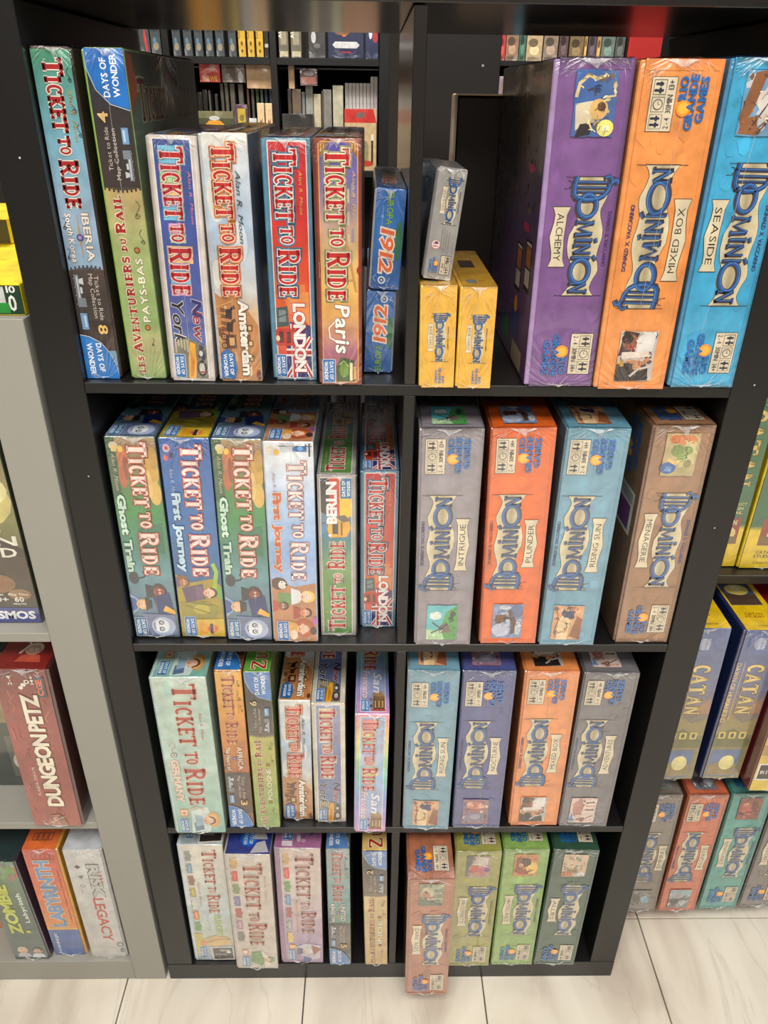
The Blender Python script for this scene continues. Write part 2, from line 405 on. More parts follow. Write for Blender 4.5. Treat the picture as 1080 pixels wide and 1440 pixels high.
def info_plate(A, u0, v0, u1, v1, rot, age='13+'):
    """tan plate with players, clock and ages; rot=90 reads upward"""
    A.part('info_plate')
    A.rect(u0-.5, v0-.5, u1+.5, v1+.5, (60, 48, 40)); A.rect(u0, v0, u1, v1, (222, 208, 180))
    w = u1-u0; L = v1-v0; ink = (28, 32, 60)
    for i in range(3):
        if rot == 90: a0, a1 = u0+w*.08, u0+w*.60
        else: a0, a1 = u1-w*.60, u1-w*.08
        b0 = v0+L*(.04+.32*i); b1 = b0+L*.28
        A.frame(a0, b0, a1, b1, .4, (60, 50, 44))
        cu, cv = (a0+a1)/2, (b0+b1)/2
        if i == 1:
            A.ell(cu, cv, w*.2, w*.2, (60, 50, 44)); A.ell(cu, cv, w*.165, w*.165, (222, 208, 180))
            A.line([(cu, cv), (cu, cv+w*.13)], .5, ink); A.line([(cu, cv), (cu+w*.09, cv)], .5, ink)
        else:
            for sgn in (-1, 1):
                y = cv+sgn*L*.06; k = 1.0 if (i == 0 or sgn < 0) else .8
                d = -1 if rot == 90 else 1
                A.rect(cu-w*.16*k, y-L*.022, cu+w*.16*k, y+L*.022, ink)
                A.ell(cu+d*w*.17*k, y, w*.06, L*.026, ink, 8); A.rect(cu-w*.02, y-L*.05*k, cu+w*.07, y+L*.05*k, ink)
    t = w*.22
    if rot == 90:
        A.text('2 - 4', u0+w*.90, v0+L*.05, L*.2, t, 90, ink); A.text('30MIN', u0+w*.90, v0+L*.34, L*.34, t, 90, ink); A.text(age, u0+w*.90, v0+L*.78, L*.17, t, 90, ink)
    else:
        A.text('2 - 4', u0+w*.10, v1-L*.05, L*.2, t, -90, ink); A.text('30MIN', u0+w*.10, v1-L*.34, L*.34, t, -90, ink); A.text(age, u0+w*.10, v1-L*.78, L*.17, t, -90, ink)

def rgg(A, uc, vc, L, rot, col=(22, 104, 178)):
    """three-line publisher logo with orange sun; (uc,vc) is the middle of the block, L its length"""
    A.part('publisher_logo')
    d = 1 if rot == 90 else -1
    F = A.fr(uc, vc, rot)          # s along reading, t up
    H = L*.155
    su, sv = F(-L*.10, L*.22)
    A.ell(su, sv, L*.155, L*.155, (250, 150, 40), 18)
    A.ell(su, sv+0, L*.11, L*.11, (255, 186, 60), 16)
    for txt, s0, ln, t in (('RIO', L*.06, L*.40, L*.20), ('GRANDE', -L*.5, L, L*.0), ('GAMES', -L*.36, L*.82, -L*.21)):
        u, v = F(s0, t); A.text(txt, u, v, ln, H, rot, col, 'x' if L > 30 else 'b', sp=.14)

def dominion(A, title, rot=90, ub=38.0, L=130.0, s0=84.0, author=(150, 70, 50), ptcol=(222, 208, 176), scale=1.0):
    """logo banner block; laid out for bottom-up reading, turned over when rot = -90; ub = baseline"""
    k = scale
    if rot == 90: F = lambda s, t: (ub-t*k, s0+s*k)
    else: F = lambda s, t: (A.w-ub+t*k, A.h-s0-s*k)
    A.part('logo_banner')
    up = [(0, 24), (8, 23.5), (20, 26), (34, 21), (42, 22), (54, 25.5), (64, 26), (76, 23.5), (86, 22.5), (94, 25), (102, 26), (112, 21.5), (120, 19.5), (125, 20.5), (130, 24.4)]
    dn = [(130, -6.5), (122, -1), (112, 1.5), (100, 1), (92, -1), (84, -4.5), (74, -6), (62, -5.5), (54, -2), (44, 1.5), (34, 1.5), (26, 0), (18, -3), (10, -5), (0, -6.5)]
    sc_ = L/130.0; L = L*1.0
    up = [(a*sc_, b) for a, b in up]; dn = [(a*sc_, b) for a, b in dn]
    # strips between upper and lower edge
    def edge(tab, s):
        tab = sorted(tab)
        for (a, b), (c, d) in zip(tab, tab[1:]):
            if a <= s <= c: return b+(d-b)*(s-a)/max(c-a, 1e-6)
        return tab[-1][1]
    def band(grow, c1, c2):
        n = 40
        i0 = len(A.Vs)
        for i in range(n+1):
            s = L*i/n
            for j, t in enumerate((edge(dn, s)-grow, 9, edge(up, s)+grow)):
                g = -grow if i == 0 else (grow if i == n else 0)
                u, v = F(s+g, t); A._v(u, v, rgb(c2 if j == 1 else c1))
        for i in range(n):
            for j in (0, 1):
                q = [i0+3*i+j, i0+3*i+3+j, i0+3*i+4+j, i0+3*i+1+j]
                A.Fs.append(q)
        A.k += 1
    band(.7, (70, 58, 44), (70, 58, 44)); band(.25, (222, 208, 172), (168, 154, 120))
    for e in (0, L):
        A.line([F(e, -14), F(e, 33)], .5, (50, 44, 52))
    A.line([F(10, -15), F(10, -8)]+[F(*p) for p in arc(6, -11, 3, 3, 0, 200, 6)], .6, (50, 48, 60))
    A.part('logo_lettering')
    def st(pts, w, dark=(24, 30, 58), mid=(32, 84, 152), hi=(70, 128, 190)):
        P = [(a*sc_, b) for a, b in pts]
        k0 = A.k
        A.line([F(a+.9, b-1.1) for a, b in P], (w+1.3)*k, (70, 62, 56), .4*k); A.k = k0+1
        A.line([F(*p) for p in P], (w+.9)*k, dark, .4*k); A.k = k0+2
        A.line([F(*p) for p in P], w*k, mid, .1); A.k = k0+3
        A.line([F(a-.15*w, b+.22*w) for a, b in P], w*.26*k, hi); A.k = k0
    lt = (42, 66, 116)
    st([(5, -6), (5.5, 25)], 2.0, mid=lt); st([(10.5, -5), (11, 26)], 1.5, mid=lt); st([(15, -4), (15.5, 24)], 1.2, mid=lt)
    st([(0, -3.5), (8, -5), (17, -5), (22, -2)], 3.6)
    st([(21, -3), (23.5, 6), (23, 16), (19, 23), (13, 26.5), (8, 27.5), (4, 30), (3.5, 33.5), (7, 35)], 3.4)
    st([(1, 22), (-1, 26), (2, 29), (8, 28)], 2.4)
    st(arc(30, 8.8, 12, 8.6, 0, 360, 20), 3.4)
    st([(47, 1), (48, 16)], 1.8, mid=lt); st([(48, 16), (54, 3), (60, 16)], 2.2, mid=lt); st([(60, 16), (61, 1)], 2.8, mid=lt); st([(45, .8), (50, .8)], 1.2, mid=lt); st([(58.5, .8), (63.5, .8)], 1.2, mid=lt); st([(45.5, 16.4), (50, 16.4)], 1.2, mid=lt)
    st([(67, 1), (67, 16)], 2.6, mid=lt); st([(65, 16.5), (69, 16.5)], 1.4, mid=lt); st([(65, 20.5), (69, 21.5)], 1.9)
    st([(72.5, 1), (72.5, 16)], 1.8, mid=lt); st([(72.5, 16), (81, 1)], 2.6, mid=lt); st([(81, 1), (81, 17)], 1.6, mid=lt); st([(70.5, .8), (75, .8)], 1.2, mid=lt)
    st([(86.5, -1), (86.5, 17)], 2.6, mid=lt); st([(84, 20), (89, 23)], 2.0)
    st(arc(102, 8.8, 13.5, 9, 0, 360, 22), 3.4)
    st([(116, 0), (116, 16)], 1.8, mid=lt); st([(116, 16), (125, 0)], 2.8, mid=lt); st([(125, 0), (125, 17)], 1.8, mid=lt); st([(122.5, 17), (127.5, 17)], 1.4, mid=lt); st([(114, .6), (118.5, .6)], 1.2, mid=lt)
    if title:
        A.part('title_plaque')
        n = len(title); PL = min(74, 26+5.6*n)*sc_
        m = 64*sc_
        def pl(g, c):
            a, b = m-PL/2-g, m+PL/2+g
            bot = [(a, -23-g), (a+PL*.12, -20.5-g), (a+PL*.25, -21-g), (m, -24-g), (b-PL*.25, -21-g), (b-PL*.12, -20.5-g), (b, -23-g)]
            top = [(b, -7+g), (b-PL*.12, -9.5+g), (m, -10.5+g), (a+PL*.12, -9.5+g), (a, -7+g)]
            q = bot+top
            A.poly([F(*p) for p in q], c)
        pl(.6, (64, 52, 40)); pl(0, ptcol)
        u, v = F(m-PL*.40, -18.6)
        A.text(title, u, v, PL*.8*k, 6.4*k, rot, (38, 32, 28), 'n')
    if author:
        A.part('author_lettering')
        u, v = F(36*sc_, 29)
        A.text('DONALD X. VACCARINO', u, v, 60*sc_*k, 3.7*k, rot, author, 'b', sp=.05)

def picture(A, u0, v0, u1, v1, base, shapes, seed=0, speck=None):
    """vignette: ragged coloured ground plus shapes given in 0..1 of the picture"""
    A.part('picture_print')
    rnd = random.Random(seed); w = u1-u0; h = v1-v0
    P = []
    for i in range(28):
        t = i/28*4
        if t < 1: p = (t, 0)
        elif t < 2: p = (1, t-1)
        elif t < 3: p = (3-t, 1)
        else: p = (0, 4-t)
        P.append((u0+w*(.5+(p[0]-.5)*(1-rnd.random()*.04)), v0+h*(.5+(p[1]-.5)*(1-rnd.random()*.04))))
    cu = sum(p[0] for p in P)/len(P); cv = sum(p[1] for p in P)/len(P)
    A.poly(P, base)
    k0 = A.k
    if speck:
        for i in range(34):
            x, y = rnd.random()*.86+.07, rnd.random()*.86+.07; c = rnd.choice(speck); r = rnd.uniform(.03, .09)
            q = [(x+r*rnd.uniform(.5, 1.3)*math.cos(a*1.05)*1.2, y+r*rnd.uniform(.5, 1.3)*math.sin(a*1.05)) for a in range(6)]
            q = [(min(max(a, .02), .98), min(max(b, .02), .98)) for a, b in q]
            A.poly([(u0+w*a, v0+h*b) for a, b in q], c)
            A.k = k0+1+i % 5
        A.k = k0+7
    for sh in shapes:
        c = sh[-1]
        if sh[0] == 'e': A.ell(u0+w*sh[1], v0+h*sh[2], w*sh[3], h*sh[4], c, 12, sh[5] if len(sh) > 6 else 0)
        elif sh[0] == 'p': A.poly([(u0+w*a, v0+h*b) for a, b in sh[1]], c)
        elif sh[0] == 'l': A.line([(u0+w*a, v0+h*b) for a, b in sh[1]], sh[2], c)
    k1 = A.k
    for i in range(46):
        sh = rnd.choice(shapes); c = sh[-1]; q = rnd.choice((.62, .8, 1.2, 1.38)); c = tuple(min(255, int(x*q)) for x in c)
        if sh[0] == 'e': x, y = sh[1]+rnd.uniform(-1, 1)*sh[3]*.9, sh[2]+rnd.uniform(-1, 1)*sh[4]*.9
        else:
            p = rnd.choice(sh[1]); p2 = rnd.choice(sh[1]); t = rnd.random(); x, y = p[0]*t+p2[0]*(1-t), p[1]*t+p2[1]*(1-t)
        x = min(max(x, .06), .94); y = min(max(y, .06), .94); a = rnd.uniform(0, 3.1); r = rnd.uniform(.03, .09)
        A.line([(u0+w*min(max(x-r*math.cos(a), .03), .97), v0+h*min(max(y-r*math.sin(a)*.6, .03), .97)), (u0+w*x, v0+h*min(.97, y+r*.25)), (u0+w*min(max(x+r*math.cos(a), .03), .97), v0+h*min(max(y+r*math.sin(a)*.6, .03), .97))], rnd.uniform(.4, 1.1), c)
        A.k = k1+1+i % 6
    A.k = k1+8
    A.end()

def figure(A, x, y, s, face, hair, coat, rot=0, hat=None, eyes=True):
    """small printed cartoon head and shoulders; head turned with the lettering (rot -90 lies on its side)"""
    F = A.fr(x, y, rot)
    def e(a, b, ra, rb, c):
        u, v = F(a*s, b*s)
        if rot in (90, -90): ra, rb = rb, ra
        A.ell(u, v, ra*s, rb*s, c, 14)
    A.poly([F(a*s, b*s) for a, b in ((-1.5, -2.2), (1.5, -2.2), (1.1, -1.0), (.4, -.7), (-.4, -.7), (-1.1, -1.0))], coat)
    e(0, .25, 1.08, 1.12, hair); e(0, 0, .82, .95, face)
    e(-.86, -.05, .2, .25, face); e(.86, -.05, .2, .25, face)
    if eyes:
        for sx in (-.32, .32): e(sx, .12, .2, .2, (245, 242, 235)); e(sx+.03, .1, .09, .11, (40, 30, 28))
        e(.03, -.16, .1, .16, tuple(int(c*.85) for c in face)); A.line([F(-.28*s, -.5*s), F(0, -.6*s), F(.3*s, -.46*s)], .13*s, (150, 60, 52))
    if hat:
        A.poly([F(a*s, b*s) for a, b in ((-1.5, .62), (1.5, .62), (1.0, .95), (.8, 1.7), (-.8, 1.7), (-1.0, .95))], hat)

def train(A, u0, v0, L, w, rot, body=(120, 130, 138), car=(110, 150, 190)):
    A.part('train_print')
    F = A.fr(u0, v0, rot)
    def P(pts, c): A.poly([F(a*L, b*w) for a, b in pts], c)
    P([(0, .1), (.42, .1), (.42, .55), (0, .55)], body); P([(.3, .5), (.42, .5), (.42, .95), (.3, .95)], body)
    P([(.06, .5), (.11, .5), (.13, .95), (.04, .95)], (200, 205, 210)); P([(.16, .52), (.24, .52), (.24, .75), (.16, .75)], (200, 205, 210))
    P([(.02, .3), (.3, .3), (.3, .42), (.02, .42)], (206, 210, 214))
    for i in range(4):
        u, v = F((.05+.11*i)*L, .08*w); A.ell(u, v, w*.12, w*.12, (50, 46, 44), 10); A.ell(u, v, w*.06, w*.06, (180, 180, 180), 8)
    P([(.50, .12), (.72, .12), (.72, .8), (.50, .8)], car); P([(.53, .45), (.69, .45), (.69, .66), (.53, .66)], (170, 200, 226))
    P([(-.02, -.05), (.75, -.05), (.75, .02), (-.02, .02)], (70, 62, 56))

# ------------------------------------------------------------ boxes
DIM = {
'iberia':(0.0421,0.0125,1.0773,0.0046,0.0000,0.0364,0.3003),
'paysbas':(0.0883,0.0118,1.0771,-0.0018,-0.0008,0.0371,0.2999),
'ny1':(0.1313,0.0058,1.0780,0.0190,0.0010,0.0467,0.2327),
'ams1':(0.1824,0.0062,1.0772,0.0026,0.0020,0.0450,0.2353),
'lon1':(0.2384,0.0127,1.0772,0.0032,0.0008,0.0458,0.2319),
'paris':(0.2874,-0.0016,1.0771,0.0000,-0.0024,0.0450,0.2330),
'e1912low':(0.3340,0.0369,1.0781,0.0329,0.0020,0.0309,0.0889),
'yel1':(0.3915,-0.0090,1.0771,-0.0181,-0.0024,0.0364,0.1053),
'yel2':(0.4292,-0.0097,1.0771,-0.0045,0.0001,0.0367,0.1044),
'alch':(0.5026,-0.0019,1.0771,-0.0116,-0.0046,0.0711,0.2974),
'mix1':(0.5745,-0.0079,1.0771,-0.0065,-0.0091,0.0731,0.2976),
'seaside':(0.6549,-0.0014,1.0771,-0.0052,0.0000,0.0689,0.2998),
'ghost1':(0.0424,0.0135,0.7326,0.0133,-0.0020,0.0568,0.2781),
'fjblue':(0.1008,0.0138,0.7327,0.0161,0.0018,0.0577,0.2767),
'ghost2':(0.1603,0.0082,0.7327,0.0159,-0.0017,0.0570,0.2785),
'fjwhite':(0.2193,0.0051,0.7323,0.0092,-0.0020,0.0568,0.2771),
'berlin':(0.2793,0.0180,0.7319,0.0027,0.0025,0.0467,0.2311),
'lon2':(0.3288,0.0356,0.7319,0.0021,0.0004,0.0464,0.2278),
'intrigue':(0.3980,-0.0001,0.7318,-0.0119,-0.0111,0.0713,0.2962),
'plunder':(0.4809,0.0026,0.7318,-0.0280,-0.0261,0.0721,0.2963),
'rising1':(0.5562,0.0008,0.7318,-0.0039,-0.0203,0.0708,0.2978),
'menag':(0.6536,0.0048,0.7318,-0.0095,0.0000,0.0700,0.2997),
'germany':(0.0570,-0.0088,0.3865,0.0002,0.0088,0.0736,0.2983),
'africa':(0.1351,0.0020,0.3869,0.0124,0.0040,0.0362,0.3008),
'pologne':(0.1749,-0.0000,0.3867,0.0070,0.0050,0.0353,0.3004),
'ams2':(0.2134,0.0149,0.3873,0.0174,0.0058,0.0442,0.2367),
'ny2':(0.2614,0.0100,0.3867,0.0048,0.0060,0.0462,0.2361),
'sanfran':(0.3197,-0.0079,0.3870,0.0116,-0.0019,0.0465,0.2338),
'rising2':(0.3916,-0.0016,0.3865,-0.0016,-0.0269,0.0685,0.3042),
'nocturne':(0.4656,0.0001,0.3865,-0.0095,-0.0250,0.0708,0.3020),
'mix2':(0.5508,0.0037,0.3865,-0.0179,-0.0132,0.0725,0.2975),
'advent':(0.6247,0.0021,0.3865,-0.0030,-0.0148,0.0730,0.2974),
'europe':(0.0450,0.0073,0.0420,0.0108,0.0010,0.0703,0.2981),
'ttr':(0.1187,-0.0067,0.0420,0.0108,-0.0106,0.0704,0.2948),
'nordic':(0.1935,0.0026,0.0420,0.0107,-0.0129,0.0715,0.2965),
'uk':(0.2757,-0.0002,0.0412,0.0007,-0.0096,0.0368,0.2971),
'india':(0.3366,-0.0023,0.0412,-0.0178,-0.0037,0.0382,0.2962),
'darkages':(0.4026,-0.0508,0.0412,-0.0118,-0.0070,0.0695,0.2966),
'prosper':(0.4763,-0.0041,0.0412,-0.0073,-0.0100,0.0711,0.2956),
'hinter':(0.5511,-0.0028,0.0412,-0.0116,-0.0094,0.0706,0.2980),
'allies':(0.6238,-0.0024,0.0414,0.0023,-0.0247,0.0701,0.2972),
'petz':(-0.1473,-0.0050,0.3994,0.0190,-0.0045,0.0720,0.2968),
'zombie':(-0.2555,0.0050,0.0520,-0.0243,-0.0040,0.0597,0.2520),
'labyr':(-0.1909,0.0119,0.0520,0.0007,0.0060,0.0546,0.2720),
'risk':(-0.1268,0.0076,0.0521,0.0017,0.0008,0.0601,0.2767),
'r2':(0.8696,0.0927,0.0412,-0.0155,-0.0027,0.0680,0.3049),
'r3':(0.9462,0.0969,0.0412,-0.0205,0.0011,0.0695,0.3026),
'e1912up':(0.3387,0.0342,1.1685,0.0617,0.0032,0.0315,0.0973),
'gray':(0.3907,0.0063,1.1859,0.1120,0.0004,0.0293,0.1018),
'k2':(0.8724,0.0908,0.3865,0.0001,0.0052,0.0637,0.2985),
'k1':(0.7966,0.0891,0.3865,-0.0207,-0.0073,0.0631,0.3027),
'r1':(0.7985,0.0918,0.0412,-0.0278,-0.0086,0.0657,0.3060),
'k5':(0.8872,0.1783,0.7326,0.0114,0.0026,0.0736,0.2682),
'k4':(0.8127,0.1832,0.7318,-0.0059,0.0005,0.0734,0.2660),
'robin':(-0.1561,0.0227,0.7480,-0.0248,0.0033,0.0814,0.1886),
}
def box(key, label, col, d=None, tray=None, name='board_game_box', cat='game box', group=None, mat=None, strip_mm=3.0, top=None, wrap=True, side='L'):
    x, y, z, roll, yaw, w, h = DIM[key]
    if d is None: d = min(h, .298)
    root = empty(name, (x, y, z+.0003), (0, roll, yaw), label, cat, group)
    m = mat or (PRINT_W if wrap else PRINT_P)
    s = strip_mm/1000
    if side == 'L':
        rbox('tray', .0, w*.7, .0012, d-.0012, .0012, h-.0012, m, root, .0012, tray or col)
        rbox('lid', s, w, 0, d, 0, h, m, root, .0014, col)
    else:
        rbox('tray', w*.3, w, .0012, d-.0012, .0012, h-.0012, m, root, .0012, tray or col)
        rbox('lid', 0, w-s, 0, d, 0, h, m, root, .0014, col)
    root['w'] = w; root['strip'] = strip_mm if side == 'L' else -strip_mm
    return root, (w, d, h), m
def clean(root):
    for q in ('w', 'strip'):
        if q in root: del root[q]

def film(root, dims, seed, bottom=True, seam=None, top=True):
    """loose shrink film: puckered tufts at the seam ends, fine creases at the corners, a welded seam line"""
    w, d, h = dims; rnd = random.Random(seed)
    V = []; F = []
    def pucker(cx, z, zdir, wd, rows=3, cols=9, drop=.006, outw=.004):
        i0 = len(V)
        for j in range(rows):
            for i in range(cols):
                t = i/(cols-1)-.5; e = (1-abs(2*t))
                zz = z+zdir*(j/(rows-1))*drop*e*(.6+.6*rnd.random()); yy = -.0006-rnd.random()*outw*e*(1 if 0 < i < cols-1 else 0)-(j == 1)*.0006
                V.append((cx+t*wd*(1-.25*j), yy, zz))
        for j in range(rows-1):
            for i in range(cols-1):
                k = i0+j*cols+i
                if i % 2: F.append((k, k+1, k+1+cols)); F.append((k, k+1+cols, k+cols))
                else: F.append((k, k+1, k+cols)); F.append((k+1, k+1+cols, k+cols))
    if bottom: pucker(w*.5, .003, -1, w*.5, drop=.0028)
    if top: pucker(w*rnd.uniform(.45, .6), h-.001, -1, w*.55, drop=.009)
    def crease(x0, z0, x1, z1, t=.0006):
        dx, dz = x1-x0, z1-z0; L = math.hypot(dx, dz); nx, nz = -dz/L*t, dx/L*t
        i0 = len(V)
        V.extend([(x0+nx, -.0009, z0+nz), (x0-nx, -.0009, z0-nz), ((x0+x1)/2, -.0021, (z0+z1)/2), (x1, -.0009, z1)])
        F.extend([(i0, i0+2, i0+1), (i0, i0+3, i0+2), (i0+1, i0+2, i0+3)])
    for i in range(9):
        a = rnd.uniform(.2, 1.4); L = rnd.uniform(.006, .022); sx = rnd.choice((-1, 1)); cx = w*.5+sx*rnd.uniform(.002, w*.42)
        zz = h-rnd.uniform(.002, .010)
        L = min(L, (w-cx-.001)/max(abs(math.cos(a)), .2) if sx > 0 else (cx-.003)/max(abs(math.cos(a)), .2))
        if L > .003: crease(cx, zz, cx+sx*L*math.cos(a)*.9, zz-L*math.sin(a), .0003)
    if bottom:
        for i in range(6):
            a = rnd.uniform(.3, 1.3); L = rnd.uniform(.005, .016); sx = rnd.choice((-1, 1)); cx = w*.5+sx*rnd.uniform(.002, w*.3)
            L = min(L, (w-cx-.001) if sx > 0 else (cx-.003))
            if L > .003: crease(cx, .003, cx+sx*L*math.cos(a)*.9, .003+L*math.sin(a), .0003)
    me = bpy.data.meshes.new('film_pucker'); me.from_pydata(V, [], F); me.update()
    o = link('shrink_film', me, FILM, root); o['kind'] = 'stuff'
    if seam is not None:
        V = []; F = []; n = 26; x0, x1 = seam if isinstance(seam, tuple) else (seam, seam)
        for i in range(n+1):
            t = i/n; x = w*(x0+(x1-x0)*t)+rnd.uniform(-.0003, .0003); z = .002+(h-.004)*t; g = .00016+.00022*rnd.random()
            V.extend([(x-g, -.0010, z), (x, -.0015, z), (x+g, -.0010, z)])
        for i in range(n):
            k = 3*i; F.extend([(k, k+1, k+4, k+3), (k+1, k+2, k+5, k+4)])
        me = bpy.data.meshes.new('film_seam'); me.from_pydata(V, [], F); me.update(); link('film_seam', me, FILM, root)

def spine(key, label, col, art, d=None, tray=None, top=True, wrap=True, seam=None, group=None, strip_mm=3.0, filmy=None, extra=None, side='L', name='board_game_box', cat='game box'):
    root, dims, m = box(key, label, col, d, tray, name=name, cat=cat, group=group, wrap=wrap, strip_mm=strip_mm, side=side)
    A = Art(root, dims, 'front', m); art(A); A.end()
    if top:
        A = Art(root, dims, 'top', m); art(A); A.end()
    if extra: extra(root, dims, m)
    if filmy or (filmy is None and wrap): film(root, dims, hash_(key), seam=seam)
    clean(root)
    return root
def hash_(s): return sum((i+1)*ord(c) for i, c in enumerate(s))

# ------------------------------------------------------------ shelving
FB = []
def board(name, x0, x1, y0, y1, z0, z1, mat, parent, r=.0008):
    return rbox(name, x0, x1, y0, y1, z0, z1, mat, parent, r)
T = .0119; PW = .0417; Wd = .766; DP = .385
ZT = [.0412, .3865, .7318, 1.0771]; TOP = 1.4112
unit = empty('shelving_unit', (0, 0, 0), label='tall black open-backed cube shelving unit in the centre, full of game boxes', cat='shelf')
board('base_board', 0, Wd, 0, DP, 0, .0412, BLACK, unit)
board('side_panel', 0, PW, .0006, DP, .0416, TOP, BLACK, unit); board('side_panel', Wd-PW, Wd, .0006, DP, .0416, TOP, BLACK, unit)
board('top_board', 0, Wd, 0, DP, TOP+.0016, TOP+.043, BLACK_G, unit)
for z in ZT[1:]: board('shelf_board', PW+.0003, Wd-PW-.0003, 0, DP, z-T, z, BLACK, unit, .0006)
MX = .38256
for i in range(4):
    z0 = ZT[i]+.0003; z1 = (ZT[i+1]-T if i < 3 else TOP)-.0003
    board('divider', MX-T/2, MX+T/2, .0006, DP, z0, z1, BLACK_G if i == 3 else BLACK, unit, .0006)
for (x, z) in ((.022, 1.29), (.028, .968), (.748, 1.08), (.745, .905)):
    A = Art(unit, (Wd, DP, 1.46), 'front', STEEL); A.part('scuff_mark'); A.ell(x*1000, z*1000, 1.0, 1.0, (220, 220, 215), 8); A.end()

g = empty('shelving_unit', (0, 0, 0), label='grey open cube shelving unit left of the black one', cat='shelf')
GX = -.0072; GI = -.0597; GL = -.42
board('base_board', GL+.0528, GI-.0003, 0.0003, .385, 0, .052, GREY, g)
board('side_panel', GI, GX, .0, .385, 0, 1.143, GREY, g)
board('side_panel', GL, GL+.0525, .0, .385, 0, 1.143, GREY, g)
board('top_board', GL+.0528, GI-.0003, 0.0003, .385, 1.091, 1.143, GREY, g)
for z in (.398, .748): board('shelf_board', GL+.053, GI-.0003, .001, .385, z-.014, z, GREY, g)
board('back_board', GL+.053, GI-.0003, .379, .384, .0524, 1.0905, GREY, g)

r_ = empty('shelving_unit', (0, 0, 0), label='black shelving unit on the right, set back behind the tall one', cat='shelf')
RX = .80; RR = 1.25
board('side_panel', RX-.032, RX-.010, .16, .54, 0, 1.45, BLACK, r_)
board('side_panel', RR, RR+.04, .16, .54, 0, 1.45, BLACK, r_)
for z, t in ((.0412, .03), (.3865, T), (.7318, .015), (1.0771, T), (1.45, .03)): board('shelf_board', RX-.0097, RR-.0003, .16, .54, z-t, z, BLACK, r_)
board('back_board', RX-.0097, RR-.0003, .541, .548, 0, 1.45, BLACK, r_)

# unit standing back to back with the centre one
bb = empty('low_shelving_unit', (0, 0, 0), label='low black shelving unit standing behind the centre one', cat='shelf')
for x0, x1 in ((.0, .02), (.40, .42), (.745, .764)): board('side_panel', x0, x1, .42, .78, 0, 1.03, BLACK, bb)
for z in (.04, .385, .73): 
    board('shelf_board', .0203, .3997, .42, .78, z-.016, z, BLACK, bb); board('shelf_board', .4203, .7447, .42, .78, z-.016, z, BLACK, bb)
board('top_board', 0, .764, .42, .78, 1.0305, 1.046, BLACK, bb)
board('back_board', .42, .745, .412, .4197, .0, 1.03, BLACK, bb)
board('back_board', .02, .40, .412, .4197, .0, .72, BLACK, bb)
board('back_board', .02, .27, .412, .4197, .724, 1.03, BLACK, bb)

# ------------------------------------------------------------ floor, walls, ceiling
fl = empty('floor', (0, 0, -.004), kind='structure')
rbox('grout_bed', -5, 5, -4.5, 6, -.05, -.0015, GROUT, fl, .001)
tile_me = None
def tile(x0, x1, y0, y1):
    V, F = rbox_data(0, x1-x0, 0, y1-y0, -.008, .004, .0007)
    me = bpy.data.meshes.new('floor_tile'); me.from_pydata(V, [], F); me.materials.append(MARBLE); return me
gp = .0022
TW, TL = .3065, .61
tme = tile(0, TW-gp, 0, TL-gp)
for i in range(-4, 7):
    for j in range(-2, 5):
        link('floor_tile', tme, MARBLE, fl, (-.0735+i*TW+gp/2, .105-TL+j*TL-0*TL+gp/2, 0))
V = []; F = []
for i in range(-16, 17):
    for j in range(-7, 9):
        if -4 <= i < 7 and -2 <= j < 5: continue
        v, f = rbox_data(-.0735+i*TW+gp/2, -.0735+(i+1)*TW-gp/2, .105+(j-1)*TL+gp/2, .105+j*TL-gp/2, -.008, .004, .0007)
        k = len(V); V += v; F += [tuple(a+k for a in q) for q in f]
me = bpy.data.meshes.new('outer_tiles'); me.from_pydata(V, [], F); o = link('outer_tiles', me, MARBLE, fl); o['kind'] = 'stuff'
for nm, a in (('wall_back', (-5, 5, 5.6, 5.7, 0, 3)), ('wall_front', (-5, 5, -4.6, -4.5, 0, 3)), ('wall_left', (-5.1, -5, -4.5, 5.6, 0, 3)), ('wall_right', (5, 5.1, -4.5, 5.6, 0, 3))):
    tag(rbox(nm, *a, SHOPW, None, .001), kind='structure')
tag(rbox('ceiling', -5, 5, -4.5, 5.6, 3.0, 3.08, WALLM, None, .001), kind='structure')

# ------------------------------------------------------------ map collection and city boxes, top left compartment
def swoosh(A, pts, c=(26, 112, 190)):
    A.poly(pts, c)
def scroll(A, u, v, r, c=(40, 40, 44), flip=1):
    A.line([(u, v)]+[(u+flip*(r*.6)*math.sin(t*.5)*(1-t/16), v-r*.28*t+0) for t in range(1, 9)]+arcp(u, v-r*2.4, r*.45, flip), .5, c)
def arcp(cx, cy, r, f): return [(cx+f*r*math.cos(math.radians(a))*(1-a/700), cy+r*math.sin(math.radians(a))*(1-a/700)) for a in range(0, 400, 40)]
def cog(A, v, c, up, w0=0, w1=None):
    w1 = w1 or A.w
    n = 9; P = []
    for i in range(n*2+1):
        x = w0+(w1-w0)*i/(2*n); bow = 3*math.sin(math.pi*i/(2*n))
        P += [(x, v+up*(bow+(2.2 if i % 2 else 0))), (x+(w1-w0)/(2*n)*.5, v+up*(bow+(2.2 if i % 2 else 0)))]
    base = v-up*6
    A.poly(P+[(w1, base), (w0, base)], c) if False else None
    for a, b in zip(P[::2], P[1::2]): A.rect(a[0], base, min(b[0]+.8, w1), a[1], c); 
    A.rect(w0, base, w1, v, c)

